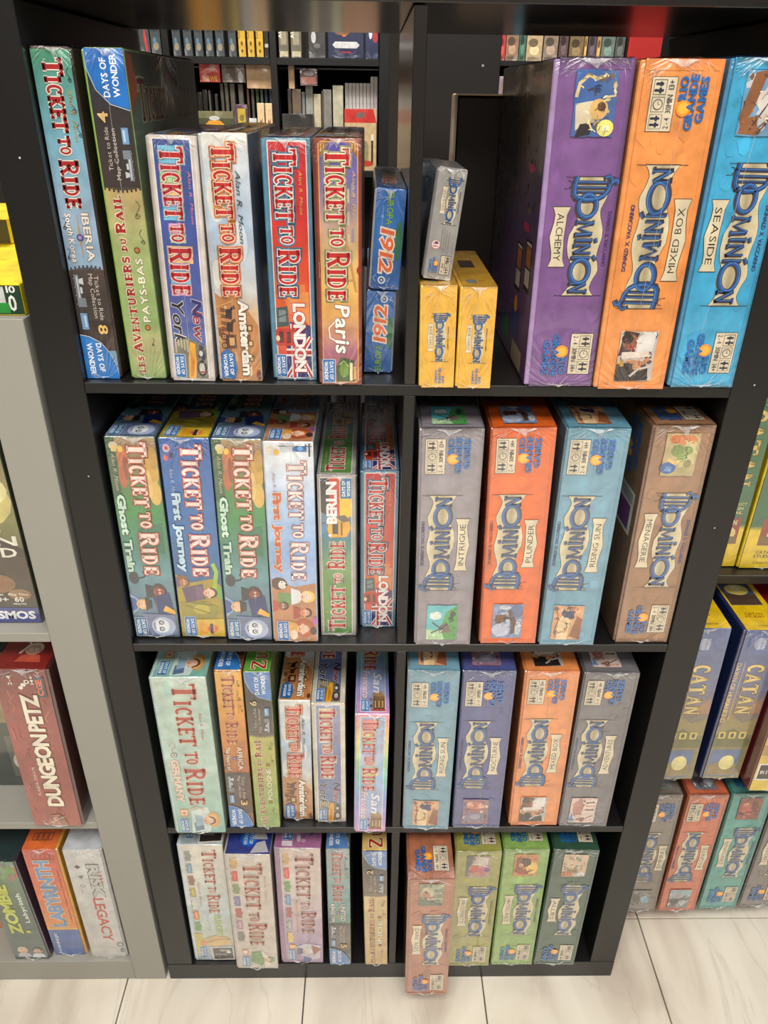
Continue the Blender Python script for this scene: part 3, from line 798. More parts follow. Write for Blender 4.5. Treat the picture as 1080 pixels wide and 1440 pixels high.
def mapcol_down(stops, title, sub, num, fill=(172, 34, 38), out=(236, 228, 214), dowc=(28, 120, 200), trim=(52, 44, 44), alan=(178, 150, 70)):
    """map-collection spine read downwards: game title on top, train band and publisher at the foot"""
    def art(A):
        k = A.w/36.4
        A.part('cover_print'); A.grad(.4, A.w-.4, stops)
        A.part('trim_print'); A.grad(.4, A.w-.4, [(30, (60, 42, 38)), (70, trim), (110, (74, 62, 58))]); cog(A, 111, (74, 62, 58), 1)
        for (u, v, r, f) in ((31, 262, 5, -1), (33, 240, 4, -1), (4, 160, 4, 1), (3, 132, 4, 1), (31, 284, 4, -1)): scroll(A, u*k, v, r, (44, 46, 54), f)
        ttr(A, 9.5*k, 291, 122, 17*k, -90, fill, out, 1.0)
        A.text('Alan R. Moon', 27.5*k, 268, 42, 3.6*k, -90, alan, 'n', slant=.25)
        if len(sub) == 2:
            A.part('subtitle_lettering')
            A.text(sub[0], 21.5*k, 164, 44, 6.5*k, -90, (236, 226, 210), 'b', out=(96, 70, 70)); A.text(sub[1], 6*k, 164, 45, 5.2*k, -90, (240, 232, 220), 'b', out=(110, 76, 66), slant=.1)
            A.part('ornament'); A.poly([(17*k, 165), (18*k, 142), (17*k, 120), (16*k, 142)], (196, 142, 60)); A.ell(17*k, 142, 3.4*k, 3.4*k, (84, 72, 130)); A.ell(17*k, 142, 1.8*k, 1.8*k, (160, 140, 190))
        train(A, 3.2*k, 107, 76, 10*k, -90)
        A.part('series_lettering')
        A.text('Ticket to Ride', 24*k, 106, 44, 4.2*k, -90, (206, 196, 184), 'n'); A.text('Map Collection', 18.6*k, 108, 44, 4.2*k, -90, (206, 196, 184), 'n')
        A.text(str(num), 20.5*k, 57, 9, 9*k, -90, (226, 186, 110), 'b', out=(70, 40, 20))
        A.part('publisher_mark')
        A.poly([(.4, .4), (34.6*k, .4), (33*k, 14), (28*k, 27), (20*k, 38), (10*k, 44), (.4, 46)], dowc)
        A.line([(35*k, 4), (33*k, 15), (28.5*k, 27.5), (20.5*k, 38.7), (10*k, 44.8), (.4, 46.8)], .8, (200, 214, 224))
        scroll(A, 33*k, 24, 5, (28, 40, 60), -1)
        A.text('DAYS OF', 15*k, 38, 30, 5.2*k, -90, (244, 246, 248), 'b'); A.text('WONDER', 5.4*k, 38, 33, 5.2*k, -90, (244, 246, 248), 'b')
    return art
def mapcol_up(stops, sub, num, fill=(168, 36, 34), out=(238, 228, 190), dowc=(24, 112, 196), swirl=True, trim=(58, 48, 46)):
    """French-titled map-collection spine: publisher and train band on top, title read upwards below"""
    def art(A):
        k = A.w/37.0
        A.part('cover_print'); A.grad(.4, A.w-.4, stops)
        A.part('trim_print'); A.grad(.4, A.w-.4, [(192, trim), (250, (48, 42, 44)), (299, (30, 50, 76))]); cog(A, 188, trim, -1)
        A.rect(.4, 192, A.w-.4, 194, trim)
        for (u, v, r, f) in ((30, 176, 6, 1), (32, 150, 5, -1), (8, 282, 6, 1), (28, 44, 3, 1)): scroll(A, u*k, v, r, (60, 70, 40), f)
        A.part('title_lettering')
        A.slab([('LES', 0, 18, 6*k, 6*k, 0), ('AVENTURIERS', 22, 118, 8.6*k, 7.2*k, 0), ('DU', 123, 135, 4.6*k, 4.6*k, 1), ('RAIL', 139, 173, 8.6*k, 7*k, 0)], 16.5*k, 7, 90, [(.8, out), (0, fill)])
        A.part('subtitle_lettering')
        A.text(sub, 28.5*k, 61, 62, 6.4*k, 90, (238, 230, 206), 'b', out=(110, 110, 60))
        for v in (55, 131): A.ell(25*k, v, 2.9*k, 2.9*k, (120, 66, 36)); A.ell(25*k, v, 1.7*k, 1.7*k, (222, 150, 80)); A.ell(25*k, v, .8*k, .8*k, (140, 80, 50))
        train(A, 33*k, 193, 62, 9*k, 90)
        A.part('series_lettering')
        A.text('Ticket to Ride', 14*k, 202, 36, 3.8*k, 90, (206, 196, 184), 'n'); A.text('Map Collection', 20*k, 194, 43, 3.8*k, 90, (206, 196, 184), 'n')
        A.text(str(num), 15.5*k, 242, 8, 8.5*k, 90, (230, 196, 130), 'b', out=(70, 40, 20))
        A.part('publisher_mark')
        P = [(A.w-.4, A.h-.6), (1.6*k, A.h-.6), (3*k, 284), (9*k, 268), (20*k, 257), (A.w-.4, 252)]
        A.poly(P, dowc); A.line([(1.4*k, 298.5), (2.8*k, 284), (8.6*k, 267.5), (19.8*k, 256.3), (A.w-.4, 251.3)], .7, (190, 206, 220))
        A.text('DAYS OF', 20.5*k, 262, 30, 5.4*k, 90, (244, 246, 248), 'b'); A.text('WONDER', 29.5*k, 262, 33, 5.4*k, 90, (244, 246, 248), 'b')
    return art
def up_top(A0, ground, letter=(168, 36, 34)):
    def f(A):
        A.part('cover_print'); A.rect(.4, .4, A.w-.4, A.h-.4, ground)
        A.part('title_lettering'); k = A.w/36
        A.slab([('Z', 4, 22, 20*k, 20*k, 0), ('UG', 25, 52, 15*k, 15*k, 0)], 30*k, 0, 90, [(.9, (240, 230, 200)), (0, letter)])
    return f
def cover_right(fn):
    def ex(root, dims, m):
        A = Art(root, dims, 'right', m); fn(A); A.end()
    return ex
def pb_cover(A):
    A.part('cover_print'); A.grad(3, A.w-2, [(2, (120, 150, 90)), (150, (150, 164, 120)), (230, (96, 120, 104)), (A.h-2, (60, 70, 66))])
    A.poly([(3, A.h-50), (34, A.h-34), (20, A.h-4), (3, A.h-3)], (150, 76, 46)); 
    A.part('title_lettering'); A.slab([('TICKET', 0, 110, 36, 28, 0), ('TO', 118, 146, 16, 16, 6), ('RIDE', 154, 230, 36, 28, 0)], 30, A.h-58, 0, [(1.6, (186, 190, 160)), (0, (104, 40, 34))])
    A.part('subtitle_lettering'); A.text('PAYS-BAS', 40, A.h-150, 120, 16, 0, (190, 190, 160), 'b')

IB = mapcol_down([(2, (120, 160, 190)), (160, (150, 176, 200)), (230, (116, 170, 190)), (298, (60, 140, 104))], None, ('IBERIA', 'South Korea'), 8)
spine('iberia', 'slim blue-green box with number 8 near its foot, far left of the top shelf', (84, 66, 58), IB, tray=(50, 34, 34), side='R', strip_mm=2.0)
PB = mapcol_up([(2, (146, 172, 104)), (40, (176, 172, 120)), (60, (142, 172, 104)), (120, (164, 182, 116)), (160, (176, 170, 116)), (192, (190, 160, 104))], 'PAYS-BAS', 4)
spine('paysbas', 'slim green map expansion box with a dark cover, second from left on the top shelf', (138, 170, 112), PB, tray=(150, 190, 90), strip_mm=2.4, extra=cover_right(pb_cover), seam=(.5, .5))

def panel_title(A, ground, u0=6, u1=None, frame=(226, 218, 206), fill=(190, 30, 36), out=(238, 232, 226), glow=(110, 170, 214), vt=222, rim=None, H=22, tb=11):
    u1 = u1 or A.w-5
    A.part('panel_print'); A.rrect(u0-1, 2, u1+1, A.h-2.5, 1.5, frame); A.grad(u0, u1, ground)
def newyork(pale=False):
    cr = (205, 196, 190) if not pale else (216, 206, 184)
    def art(A):
        k = A.w/46.7; vt = A.h-10
        A.part('cover_print'); A.rect(.4, .4, A.w-.4, A.h-.4, cr)
        g0 = [(3, (88, 110, 158)), (70, (80, 92, 160)), (150, (64, 84, 156)), (A.h-4, (56, 78, 140))] if not pale else [(3, (110, 126, 160)), (120, (104, 116, 164)), (A.h-4, (140, 156, 192))]
        panel_title(A, g0, 6.5*k, 40*k, (228, 222, 214))
        ttr(A, 11.5*k, vt, 133, 22*k, -90, (184, 32, 40), (236, 214, 206), .9, [(120, 190, 220), (236, 160, 196), (170, 214, 150), (240, 196, 130), (190, 170, 220)] if not pale else [(236, 214, 160), (236, 190, 180), (226, 220, 190)], 1.6)
        # alternate pastel plates behind the letters
        A.part('subtitle_lettering')
        A.text('Alan R. Moon', 36*k, vt-20, 46, 2.6, -90, (220, 130, 130), 'n', slant=.2)
        A.text('York', 9*k, 86, 46, 11*k, -90, (26, 26, 32), 'b', out=(236, 234, 230), slant=.25)
        A.text('New', 29*k, 85, 40, 9.5*k, -90, (150, 40, 60), 'b', out=(236, 234, 230), slant=.2)
        A.text('N', 29*k, 85, 15, 9.5*k, -90, (36, 44, 110), 'b', slant=.2)
        A.part('picture_print')
        A.poly([(6.5*k, 3), (40*k, 3), (40*k, 36), (32*k, 42), (20*k, 46), (10*k, 40), (6.5*k, 36)], (120, 116, 104))
        for i in range(5): A.rect((8+i*3)*k, 30+(i*7) % 9, (10+i*3)*k, 44, (180, 170, 140))
        A.poly([(20*k, 3), (27*k, 3), (29*k, 22), (29*k, 40), (24*k, 42), (21*k, 26)], (240, 172, 40)); A.poly([(21.5*k, 5), (25*k, 5), (27*k, 20), (24*k, 34)], (214, 130, 30))
        A.ell(34*k, 14, 5*k, 9, (40, 40, 44)); A.ell(34*k, 14, 3*k, 6, (190, 186, 178)); A.poly([(31*k, 26), (38*k, 22), (38*k, 36), (33*k, 40)], (60, 62, 74)); A.rect(32*k, 9, 37*k, 11, (170, 50, 50))
        A.ell(34*k, 30, 2*k, 3, (210, 210, 210))
        dow_plate(A, 6*k, 3.5, 17.6*k, 29)
        A.part('edge_print'); A.line([(A.w-2.5, 4), (A.w-2.5, A.h-4)], .5, (236, 232, 226))
    return art
NYG = 'New York coloured city boxes'
spine('ny1', 'cream city game box with a dark blue panel, third from left on the top shelf', (205, 196, 190), newyork(), tray=(180, 170, 164), seam=(.5, .45))

def amsterdam(A):
    k = A.w/45; vt = A.h-9
    A.part('cover_print')
    A.grad(.4, A.w-.4, [(1, (206, 150, 100)), (70, (214, 178, 134)), (92, (206, 206, 204)), (150, (170, 192, 216)), (200, (196, 208, 220)), (A.h-1, (226, 222, 212))])
    for i, (u, v, ru, rv, c) in enumerate(((30, 140, 9, 20, (214, 222, 230)), (12, 180, 8, 22, (218, 216, 206)), (38, 210, 5, 14, (210, 218, 226)), (8, 110, 6, 14, (222, 220, 214)))): A.ell(u*k, v, ru*k, rv, c)
    A.part('picture_print')
    A.poly([(.6, 2), (34*k, 2), (44*k, 10), (44*k, 60), (30*k, 82), (22*k, 90), (8*k, 88), (.6, 92)], (190, 128, 76))
    rnd = random.Random(4)
    for i in range(16):
        u = rnd.uniform(2, 38)*k; v = rnd.uniform(6, 74); A.rect(u, v, u+rnd.uniform(2, 5)*k, v+rnd.uniform(4, 12), rnd.choice(((214, 158, 96), (150, 84, 50), (226, 190, 140), (120, 70, 48), (176, 110, 66))))
    for v in (78, 68, 58): A.line([(3*k, v), (20*k, v+6)], 1, (230, 170, 90))
    for q in range(7): A.rect((26+q % 2*7)*k, 14+q*8, (31+q % 2*7)*k, 20+q*8, (92, 60, 48)); A.rect((27+q % 2*7)*k, 15+q*8, (30+q % 2*7)*k, 19+q*8, (232, 196, 130))
    for hv, dk in ((72, (44, 30, 26)), (59, (66, 42, 32))):
        A.poly([(12*k, hv-5), (18*k, hv-6), (19*k, hv+4), (12.5*k, hv+4)], dk); A.poly([(17*k, hv+2), (22*k, hv+5), (21*k, hv+8), (17*k, hv+5)], dk)
        for q in (-4.5, -2.5, 1.5, 3.5): A.line([(13*k, hv+q), (7*k, hv+q+1)], .8, dk)
    A.rect(10*k, 36, 21*k, 50, (86, 46, 36)); A.rect(14*k, 39, 19*k, 47, (206, 160, 100)); A.line([(14*k, 50), (14*k, 56)], .8, (40, 30, 28))
    for q in (39, 48): A.ell(9*k, q, 3.2*k, 3.2, (34, 26, 24)); A.ell(9*k, q, 2.2*k, 2.2, (196, 140, 90)); A.line([(6.8*k, q), (11.2*k, q)], .5, (34, 26, 24)); A.line([(9*k, q-2.2), (9*k, q+2.2)], .5, (34, 26, 24))
    A.ell(30*k, 62, 3*k, 4, (176, 110, 70)); A.ell(42*k, 8, 2.6*k, 5, (110, 56, 40))
    ttr(A, 11.5*k, vt, 137, 21*k, -90, (196, 40, 36), (240, 222, 200), .8, (226, 142, 84), 2.2)
    A.part('subtitle_lettering')
    A.text('Alan R. Moon', 32*k, vt-22, 64, 4.6*k, -90, (60, 62, 70), 'n', slant=.3)
    A.text('Amsterdam', 26*k, 84, 76, 9*k, -90, (240, 236, 226), 'x', out=(110, 70, 50), slant=0, sp=.06)
    A.part('publisher_mark'); A.poly([(3*k, 4), (17*k, 3), (20*k, 14), (18*k, 30), (10*k, 36), (4*k, 30)], (22, 100, 170))
    A.text('DAYS OF', 12.5*k, 30, 22, 3.6*k, -90, (240, 244, 248), 'b'); A.text('WONDER', 6.4*k, 30, 24, 3.6*k, -90, (240, 244, 248), 'b')
spine('ams1', 'pale cream and sky blue box with brown street scene, fourth on the top shelf', (214, 212, 208), amsterdam, tray=(190, 192, 196), seam=(.42, .5), extra=cover_right(lambda A: (A.part('cover_print'), A.rect(2, 2, A.w-2, A.h-2, (110, 124, 150)))))

def london(A):
    k = A.w/45.8; vt = A.h-10
    A.part('cover_print'); A.rect(.4, .4, A.w-.4, A.h-.4, (70, 122, 152)); A.rect(4*k, 1, A.w-.4, A.h-1, (80, 132, 160))
    panel_title(A, [(3, (206, 60, 34)), (70, (226, 96, 44)), (110, (222, 74, 40)), (160, (206, 40, 40)), (A.h-4, (196, 30, 42))], 6.5*k, 41*k, (222, 214, 206))
    A.part('picture_print')
    A.poly([(12*k, 96), (36*k, 100), (40*k, 70), (20*k, 70)], (232, 128, 66)); A.poly([(14*k, 92), (40*k, 58), (40*k, 92)], (240, 146, 80))
    # union flag
    A.poly([(14*k, 3), (41*k, 3), (41*k, 58), (20*k, 62), (16*k, 40)], (36, 40, 110))
    for a, b, c, d in ((15, 3, 41, 46), (41, 3, 18, 52)): A.line([(a*k, b), (c*k, d)], 5*k, (236, 232, 228)); A.line([(a*k, b), (c*k, d)], 2*k, (200, 30, 42))
    A.rect(20*k, 3, 26*k, 60, (236, 232, 228)); A.rect(21.5*k, 3, 24.5*k, 60, (200, 30, 42)); A.rect(15*k, 26, 41*k, 34, (236, 232, 228)); A.rect(15*k, 28, 41*k, 32, (200, 30, 42))
    A.poly([(6.5*k, 76), (18*k, 78), (19*k, 58), (6.5*k, 56)], (70, 84, 88)); A.rect(9*k, 62, 16*k, 74, (120, 140, 140)); A.line([(7*k, 66), (18*k, 70)], 1, (40, 50, 52))
    A.rrect(5*k, 37, 27*k, 55, 3, (190, 44, 32)); A.rect(8*k, 40, 13*k, 52, (80, 30, 30)); A.rect(16*k, 40, 20*k, 52, (90, 36, 34)); A.ell(24*k, 46, 2*k, 6, (230, 120, 90)); A.ell(7*k, 45, 2*k, 3, (240, 200, 160))
    ttr(A, 11*k, vt, 134, 21.5*k, -90, (198, 28, 34), (240, 232, 226), 1.0, (84, 124, 150), 2.6)
    A.part('subtitle_lettering')
    A.text('Alan R. Moon', 34*k, vt-18, 38, 3.2, -90, (230, 170, 90), 'n', slant=.25)
    A.text('LONDON', 24*k, 80, 70, 11*k, -90, (246, 244, 240), 'x', out=(190, 40, 44), sp=.05)
    dow_plate(A, 3.6*k, 3.5, 15*k, 28)
spine('lon1', 'blue-edged red city game box on the top shelf, left of the maroon one', (80, 132, 160), london, tray=(86, 140, 166), strip_mm=3.6, seam=(.45, .5))

def paris(A):
    k = A.w/45.9; vt = A.h-9
    A.part('cover_print'); A.rect(.4, .4, A.w-.4, A.h-.4, (118, 44, 32)); A.rect(3*k, 1, A.w-2, A.h-1, (136, 54, 36))
    A.part('panel_print'); A.rrect(5*k, 2.5, 42.5*k, A.h-3, 4, (222, 160, 84)); A.grad(6*k, 41.5*k, [(4, (196, 110, 90)), (36, (168, 100, 124)), (74, (226, 168, 90)), (104, (238, 190, 104)), (150, (196, 160, 130)), (190, (120, 110, 170)), (A.h-4, (84, 74, 160))])
    for v in (A.h-4, ): 
        for u in (6*k, 41.5*k):
            s_ = 1 if u < 20 else -1
            A.poly([(u, v), (u+s_*8*k, v), (u+s_*7*k, v-5), (u+s_*3*k, v-9), (u, v-13)], (150, 96, 40))
            for q in (2, 4.5): A.line([(u+s_*q*k, v-1), (u+s_*q*k, v-10+q)], .5, (240, 196, 110))
    A.part('picture_print')
    for i in range(12): A.rect((22+i % 4*4.5)*k, 128+i*5, (25+i % 4*4.5)*k, 140+i*5, (150, 140, 150) if i % 2 else (196, 180, 160))
    A.line([(30*k, 150), (12*k, 86)], 2.4, (196, 146, 80)); A.line([(30*k, 150), (40*k, 96)], 2.2, (196, 146, 80)); A.line([(16*k, 104), (38*k, 108)], 1.6, (204, 156, 90)); A.line([(31*k, 150), (26*k, 90)], 1.0, (180, 130, 70))
    A.poly([(19*k, 4), (38*k, 4), (38*k, 26), (24*k, 30), (19*k, 20)], (60, 84, 44)); A.ell(27*k, 16, 5*k, 8, (110, 150, 60)); A.rect(33*k, 5, 36*k, 24, (236, 220, 180)); A.rect(37*k, 6, 40*k, 20, (210, 160, 90)); A.line([(22*k, 22), (27*k, 26), (32*k, 20)], 1, (180, 210, 110))
    ttr(A, 11.5*k, vt, 136, 23*k, -90, (196, 28, 30), (240, 228, 206), 1.0, (170, 166, 116), 2.4)
    A.part('subtitle_lettering')
    A.text('Alan R. Moon', 37*k, vt-18, 48, 2.8, -90, (226, 180, 110), 'n', slant=.25)
    A.text('Paris', 19*k, 83, 48, 14*k, -90, (246, 242, 236), 'b', out=(130, 80, 80), slant=.1)
    A.line([(18*k, 66), (12*k, 60), (13*k, 50), (20*k, 46)], 1.2, (246, 242, 236))
    A.part('ornament'); A.ell(3*k, 117, 2.2, 3.2, (150, 40, 30)); A.frame(2*k, 110, 4*k, 124, .4, (222, 160, 84)); A.ell(A.w-3*k, 117, 2.2, 3.2, (150, 40, 30))
    dow_plate(A, 4.4*k, 2.6, 18*k, 28)
spine('paris', 'maroon-edged purple and gold city game box, sixth from left on the top shelf', (126, 48, 34), paris, tray=(110, 40, 30), strip_mm=2.6)

def e1912(rot):
    def art(A):
        A.part('cover_print'); A.grad(.4, A.w-.4, [(1, (24, 84, 150)), (A.h*.5, (40, 112, 182)), (A.h-1, (30, 100, 180))])
        A.ell(A.w*.86, A.h*.5, A.w*.12, A.h*.2, (40, 110, 70)); A.line([(A.w*.3, A.h*.62), (A.w*.3, A.h*.84)], .4, (130, 176, 220)); A.ell(A.w*.3, A.h*.73, 1.6, 1.6, (110, 160, 214))
        W = A.w; Hh = A.h
        if rot == -90: p = lambda u, v: (u, v)
        else: p = lambda u, v: (W-u, Hh-v)
        A.part('title_lettering')
        u, v = p(W*.30, Hh*.61); A.text('1912', u, v, Hh*.42, 12.5, rot, (222, 96, 40), 'b', out=(236, 214, 190), slant=.12, outw='y', sp=.12)
        u, v = p(W*.42, Hh*.965); A.text('EUROPA', u, v, Hh*.31, 6.2, rot, (120, 168, 60), 'b', out=(24, 60, 40))
        A.part('ornament'); u, v = p(W*.4, Hh*.1)
        A.ell(u, v, 4, 4, (200, 214, 226)); A.ell(u, v, 2.4, 2.4, (40, 60, 90)); A.ell(u, v, 1, 1, (220, 224, 230)); A.line([(u-6, v-2), (u-9, v+2), (u-6, v+5)], .5, (170, 196, 222)); A.line([(u+6, v-2), (u+8, v+3)], .5, (170, 196, 222))
    return art
G12 = 'small blue expansion boxes by the divider'
spine('e1912low', 'small blue expansion box standing upside down under the other blue one, beside the divider', (30, 80, 140), e1912(90), d=.24, tray=(180, 180, 186), side='R', strip_mm=1.6, group=None)
spine('e1912up', 'small bright blue expansion box on top of the other blue one, beside the divider', (40, 112, 180), e1912(-90), d=.24, tray=(190, 190, 190), strip_mm=1.8, seam=(.55, .5))

# ------------------------------------------------------------ deck-building boxes (right half)
def deckbox(bg, title, rot, pic, off=0.0, edge=None, age='13+', L=130.0, s0=84.0, logo=(22, 104, 178), author=(52, 56, 108), bright=None):
    def art(A):
        w, h = A.w, A.h
        ed = edge or tuple(int(c*.62) for c in bg)
        A.part('cover_print'); A.rect(.3, .3, w-.3, h-.3, bg)
        b2 = bright or tuple(min(255, int(c*1.1)) for c in bg)
        rnd = random.Random(sum(bg)+int(h))
        for i in range(26):
            u, v = rnd.uniform(8, w-8), rnd.uniform(8, h-8); r = rnd.uniform(3, 8)
            q_ = rnd.uniform(.93, 1.09); c = tuple(min(255, int(x*q_)) for x in bg)
            A.poly([(u+r*rnd.uniform(.6, 1.2)*math.cos(a*.7), v+r*1.3*rnd.uniform(.6, 1.2)*math.sin(a*.7)) for a in range(9)], c); 
        A.rect(.3, h-9, w-.3, h-.3, bg, ed); A.rect(.3, .3, w-.3, 5, ed, bg); A.rect(.3, .3, 4.5, h-.3, ed, bg, horiz=True); A.rect(w-4, .3, w-.3, h-.3, bg, ed, horiz=True)
        m = lambda a, b, c, d: (a, b, c, d) if rot == 90 else (w-c, h-d, w-a, h-b)
        dominion(A, title, rot, 38+off, L, s0, author)
        x = m(7.5+off, 241.5, 29.2+off, 283.5); info_plate(A, *x, rot, age)
        x = m(47.5+off, 264, 47.5+off, 264); rgg(A, x[0], x[1], 43, rot, logo)
        x = m(14.8+off, 9, 53+off, 62); picture(A, *x, *pic)
        # printed picture is drawn with its own orientation already
    return art
def P_(base, shapes, seed, speck=None): return (base, shapes, seed, speck)

pic_alch = P_((70, 104, 160), [('p', [(0, .5), (.5, .55), (.6, 1), (0, 1)], (60, 100, 164)), ('l', [(.05, .6), (.1, .8), (.3, .92), (.5, .86)], 3, (226, 200, 140)), ('l', [(.5, .86), (.7, .92)], 2, (240, 220, 170)), ('l', [(.3, .7), (.45, .72), (.5, .62)], 2, (70, 70, 90)), ('p', [(.1, .1), (.5, .3), (.45, .55), (.05, .5)], (214, 200, 170)), ('e', .6, .42, .22, .16, (222, 180, 110)), ('e', .66, .46, .1, .07, (90, 60, 40)), ('e', .8, .14, .2, .13, (248, 232, 120)), ('e', .82, .12, .1, .06, (255, 250, 190)), ('p', [(.1, 0), (.45, .04), (.5, .22), (.2, .2)], (40, 36, 40)), ('l', [(.7, .6), (.95, .62), (.9, .8)], 2, (220, 200, 150)), ('l', [(.35, .3), (.5, .1)], 1.6, (240, 214, 150)), ('e', .5, .72, .08, .05, (40, 60, 110))], 3, ((56, 84, 140), (200, 180, 140), (110, 90, 80)))
pic_mix = P_((196, 186, 178), [('p', [(0, .5), (.3, .55), (.5, .95), (.1, 1)], (70, 46, 40)), ('e', .28, .78, .2, .16, (150, 90, 64)), ('e', .2, .84, .16, .1, (50, 34, 34)), ('p', [(.5, .55), (.9, .6), (.95, .96), (.6, .98), (.45, .8)], (226, 220, 214)), ('p', [(.1, .44), (.9, .5), (.8, .6), (.1, .58)], (232, 214, 200)), ('p', [(0, 0), (.9, .02), (.85, .3), (.5, .4), (0, .34)], (40, 34, 34)), ('l', [(.3, .4), (.7, .36), (.85, .46)], 4, (196, 130, 90)), ('e', .55, .3, .12, .08, (206, 140, 100)), ('p', [(.06, .3), (.2, .3), (.18, .42), (.08, .42)], (196, 150, 60)), ('l', [(.4, .1), (.6, .24), (.9, .3)], 2.4, (222, 210, 200)), ('l', [(.3, .7), (.4, .62)], 2, (190, 50, 50))], 5, ((90, 70, 64), (210, 196, 186), (60, 48, 46)))
pic_sea = P_((110, 160, 196), [('p', [(0, .3), (.2, .95), (.5, 1), (.3, .4), (.1, .1)], (140, 90, 56)), ('e', .55, .55, .2, .16, (214, 206, 196)), ('p', [(.05, .05), (.5, .02), (.45, .3), (.1, .3)], (150, 96, 60)), ('l', [(.3, .1), (.95, .9)], 1.4, (80, 60, 50)), ('l', [(.5, .05), (.9, .4)], 1.2, (80, 60, 50)), ('e', .7, .76, .14, .1, (80, 110, 140)), ('e', .75, .3, .16, .1, (220, 190, 160))], 8, ((90, 140, 180), (200, 200, 200), (120, 90, 70)))
pic_int = P_((96, 190, 196), [('p', [(.45, 0), (1, 0), (1, 1), (.62, .8), (.5, .4)], (84, 160, 84)), ('p', [(0, 0), (.6, 0), (.5, .25), (0, .3)], (180, 214, 170)), ('e', .3, .7, .2, .12, (222, 234, 226)), ('p', [(.42, .2), (.8, .2), (.74, .42), (.6, .5), (.45, .4)], (122, 110, 100)), ('l', [(.2, .5), (.55, .28)], 1.6, (60, 54, 50)), ('l', [(.16, .2), (.5, .32), (.66, .46)], 1.6, (60, 54, 50)), ('e', .85, .75, .1, .08, (60, 66, 70)), ('e', .8, .6, .08, .08, (50, 80, 60))], 9, None)
pic_plu = P_((128, 146, 180), [('e', .3, .25, .3, .2, (190, 200, 222)), ('e', .8, .8, .2, .2, (90, 110, 150)), ('p', [(.12, .42), (.46, .5), (.44, .7), (.1, .68)], (110, 66, 48)), ('l', [(.1, .54), (.5, .6)], 1, (60, 40, 36)), ('p', [(.5, .8), (.6, .86), (.8, .5), (.74, .16), (.62, .12), (.64, .4)], (96, 66, 50)), ('l', [(.44, .6), (.66, .56)], 1.4, (60, 44, 40)), ('e', .86, .3, .1, .2, (206, 214, 226)), ('e', .4, .9, .2, .06, (206, 212, 224))], 10, ((150, 166, 196), (100, 120, 156), (196, 204, 220)))
pic_ris = P_((214, 160, 116), [('p', [(.2, 0), (.55, 0), (.6, .5), (.5, .9), (.2, .6)], (240, 208, 160)), ('p', [(.62, .1), (.98, .0), (.98, .6), (.8, .7)], (150, 90, 60)), ('e', .5, .74, .2, .1, (50, 60, 100)), ('e', .36, .78, .08, .08, (60, 66, 110)), ('e', .62, .66, .1, .06, (40, 46, 84)), ('l', [(.1, .2), (.2, .6), (.1, .9)], 1.2, (120, 80, 60)), ('l', [(.46, .5), (.52, .36), (.44, .3)], 1, (60, 40, 36)), ('l', [(.24, .2), (.5, .26)], 1, (200, 140, 90)), ('e', .66, .9, .1, .05, (200, 120, 90))], 11, ((230, 184, 140), (190, 130, 90), (110, 90, 96)))
pic_noc = P_((150, 110, 120), [('e', .5, .72, .34, .2, (196, 120, 106)), ('e', .3, .8, .12, .1, (226, 170, 150)), ('e', .7, .7, .12, .12, (230, 180, 160)), ('p', [(.05, .1), (.9, .1), (.8, .44), (.2, .46)], (130, 124, 144)), ('e', .5, .3, .2, .1, (170, 164, 180)), ('l', [(.2, .6), (.5, .56), (.8, .64)], 1.4, (110, 50, 50))], 12, ((200, 140, 120), (120, 100, 120), (96, 80, 100), (224, 190, 170)))
pic_adv = P_((222, 196, 184), [('p', [(.5, .1), (.95, .14), (.95, .95), (.55, .9)], (230, 208, 196)), ('e', .3, .6, .2, .3, (186, 130, 120)), ('l', [(.6, .8), (.9, .82)], 2, (70, 50, 60)), ('l', [(.6, .66), (.92, .68)], 2, (196, 130, 70)), ('l', [(.6, .52), (.9, .52)], 2, (70, 54, 60)), ('l', [(.5, .1), (.9, .3)], 1.4, (90, 60, 60)), ('p', [(0, .1), (.2, .06), (.1, .4)], (90, 140, 190)), ('l', [(.3, .12), (.6, .2)], 1.6, (120, 70, 60))], 13, ((206, 150, 140), (160, 110, 104), (236, 216, 204)))
pic_men = P_((186, 168, 120), [('e', .3, .86, .2, .1, (200, 110, 60)), ('e', .62, .84, .3, .12, (214, 130, 76)), ('p', [(.5, .2), (.95, .3), (.9, .8), (.6, .8)], (206, 196, 140)), ('e', .4, .6, .2, .14, (120, 140, 70)), ('e', .7, .6, .14, .1, (140, 156, 90)), ('e', .55, .44, .14, .1, (130, 150, 84)), ('e', .2, .2, .24, .14, (44, 92, 160)), ('e', .22, .18, .12, .06, (110, 150, 200)), ('l', [(.15, .4), (.4, .3), (.5, .36)], 4, (230, 190, 110)), ('e', .75, .3, .12, .1, (150, 140, 90)), ('l', [(.6, .7), (.7, .5)], 1.4, (90, 90, 60))], 14, None)
pic_dark = P_((130, 136, 106), [('e', .35, .6, .26, .26, (196, 180, 150)), ('e', .3, .5, .16, .14, (170, 110, 80)), ('p', [(.5, .7), (.98, .8), (.98, .95), (.5, .96)], (160, 170, 140)), ('l', [(.4, .3), (.96, .36)], 3, (196, 190, 160)), ('l', [(.5, .55), (.96, .6)], 3, (176, 176, 150)), ('e', .3, .62, .06, .05, (60, 50, 44)), ('e', .5, .36, .1, .07, (190, 130, 100)), ('p', [(.02, .02), (.9, .04), (.7, .18), (.04, .3)], (86, 100, 80))], 15, ((110, 120, 96), (150, 150, 120), (90, 96, 80)))
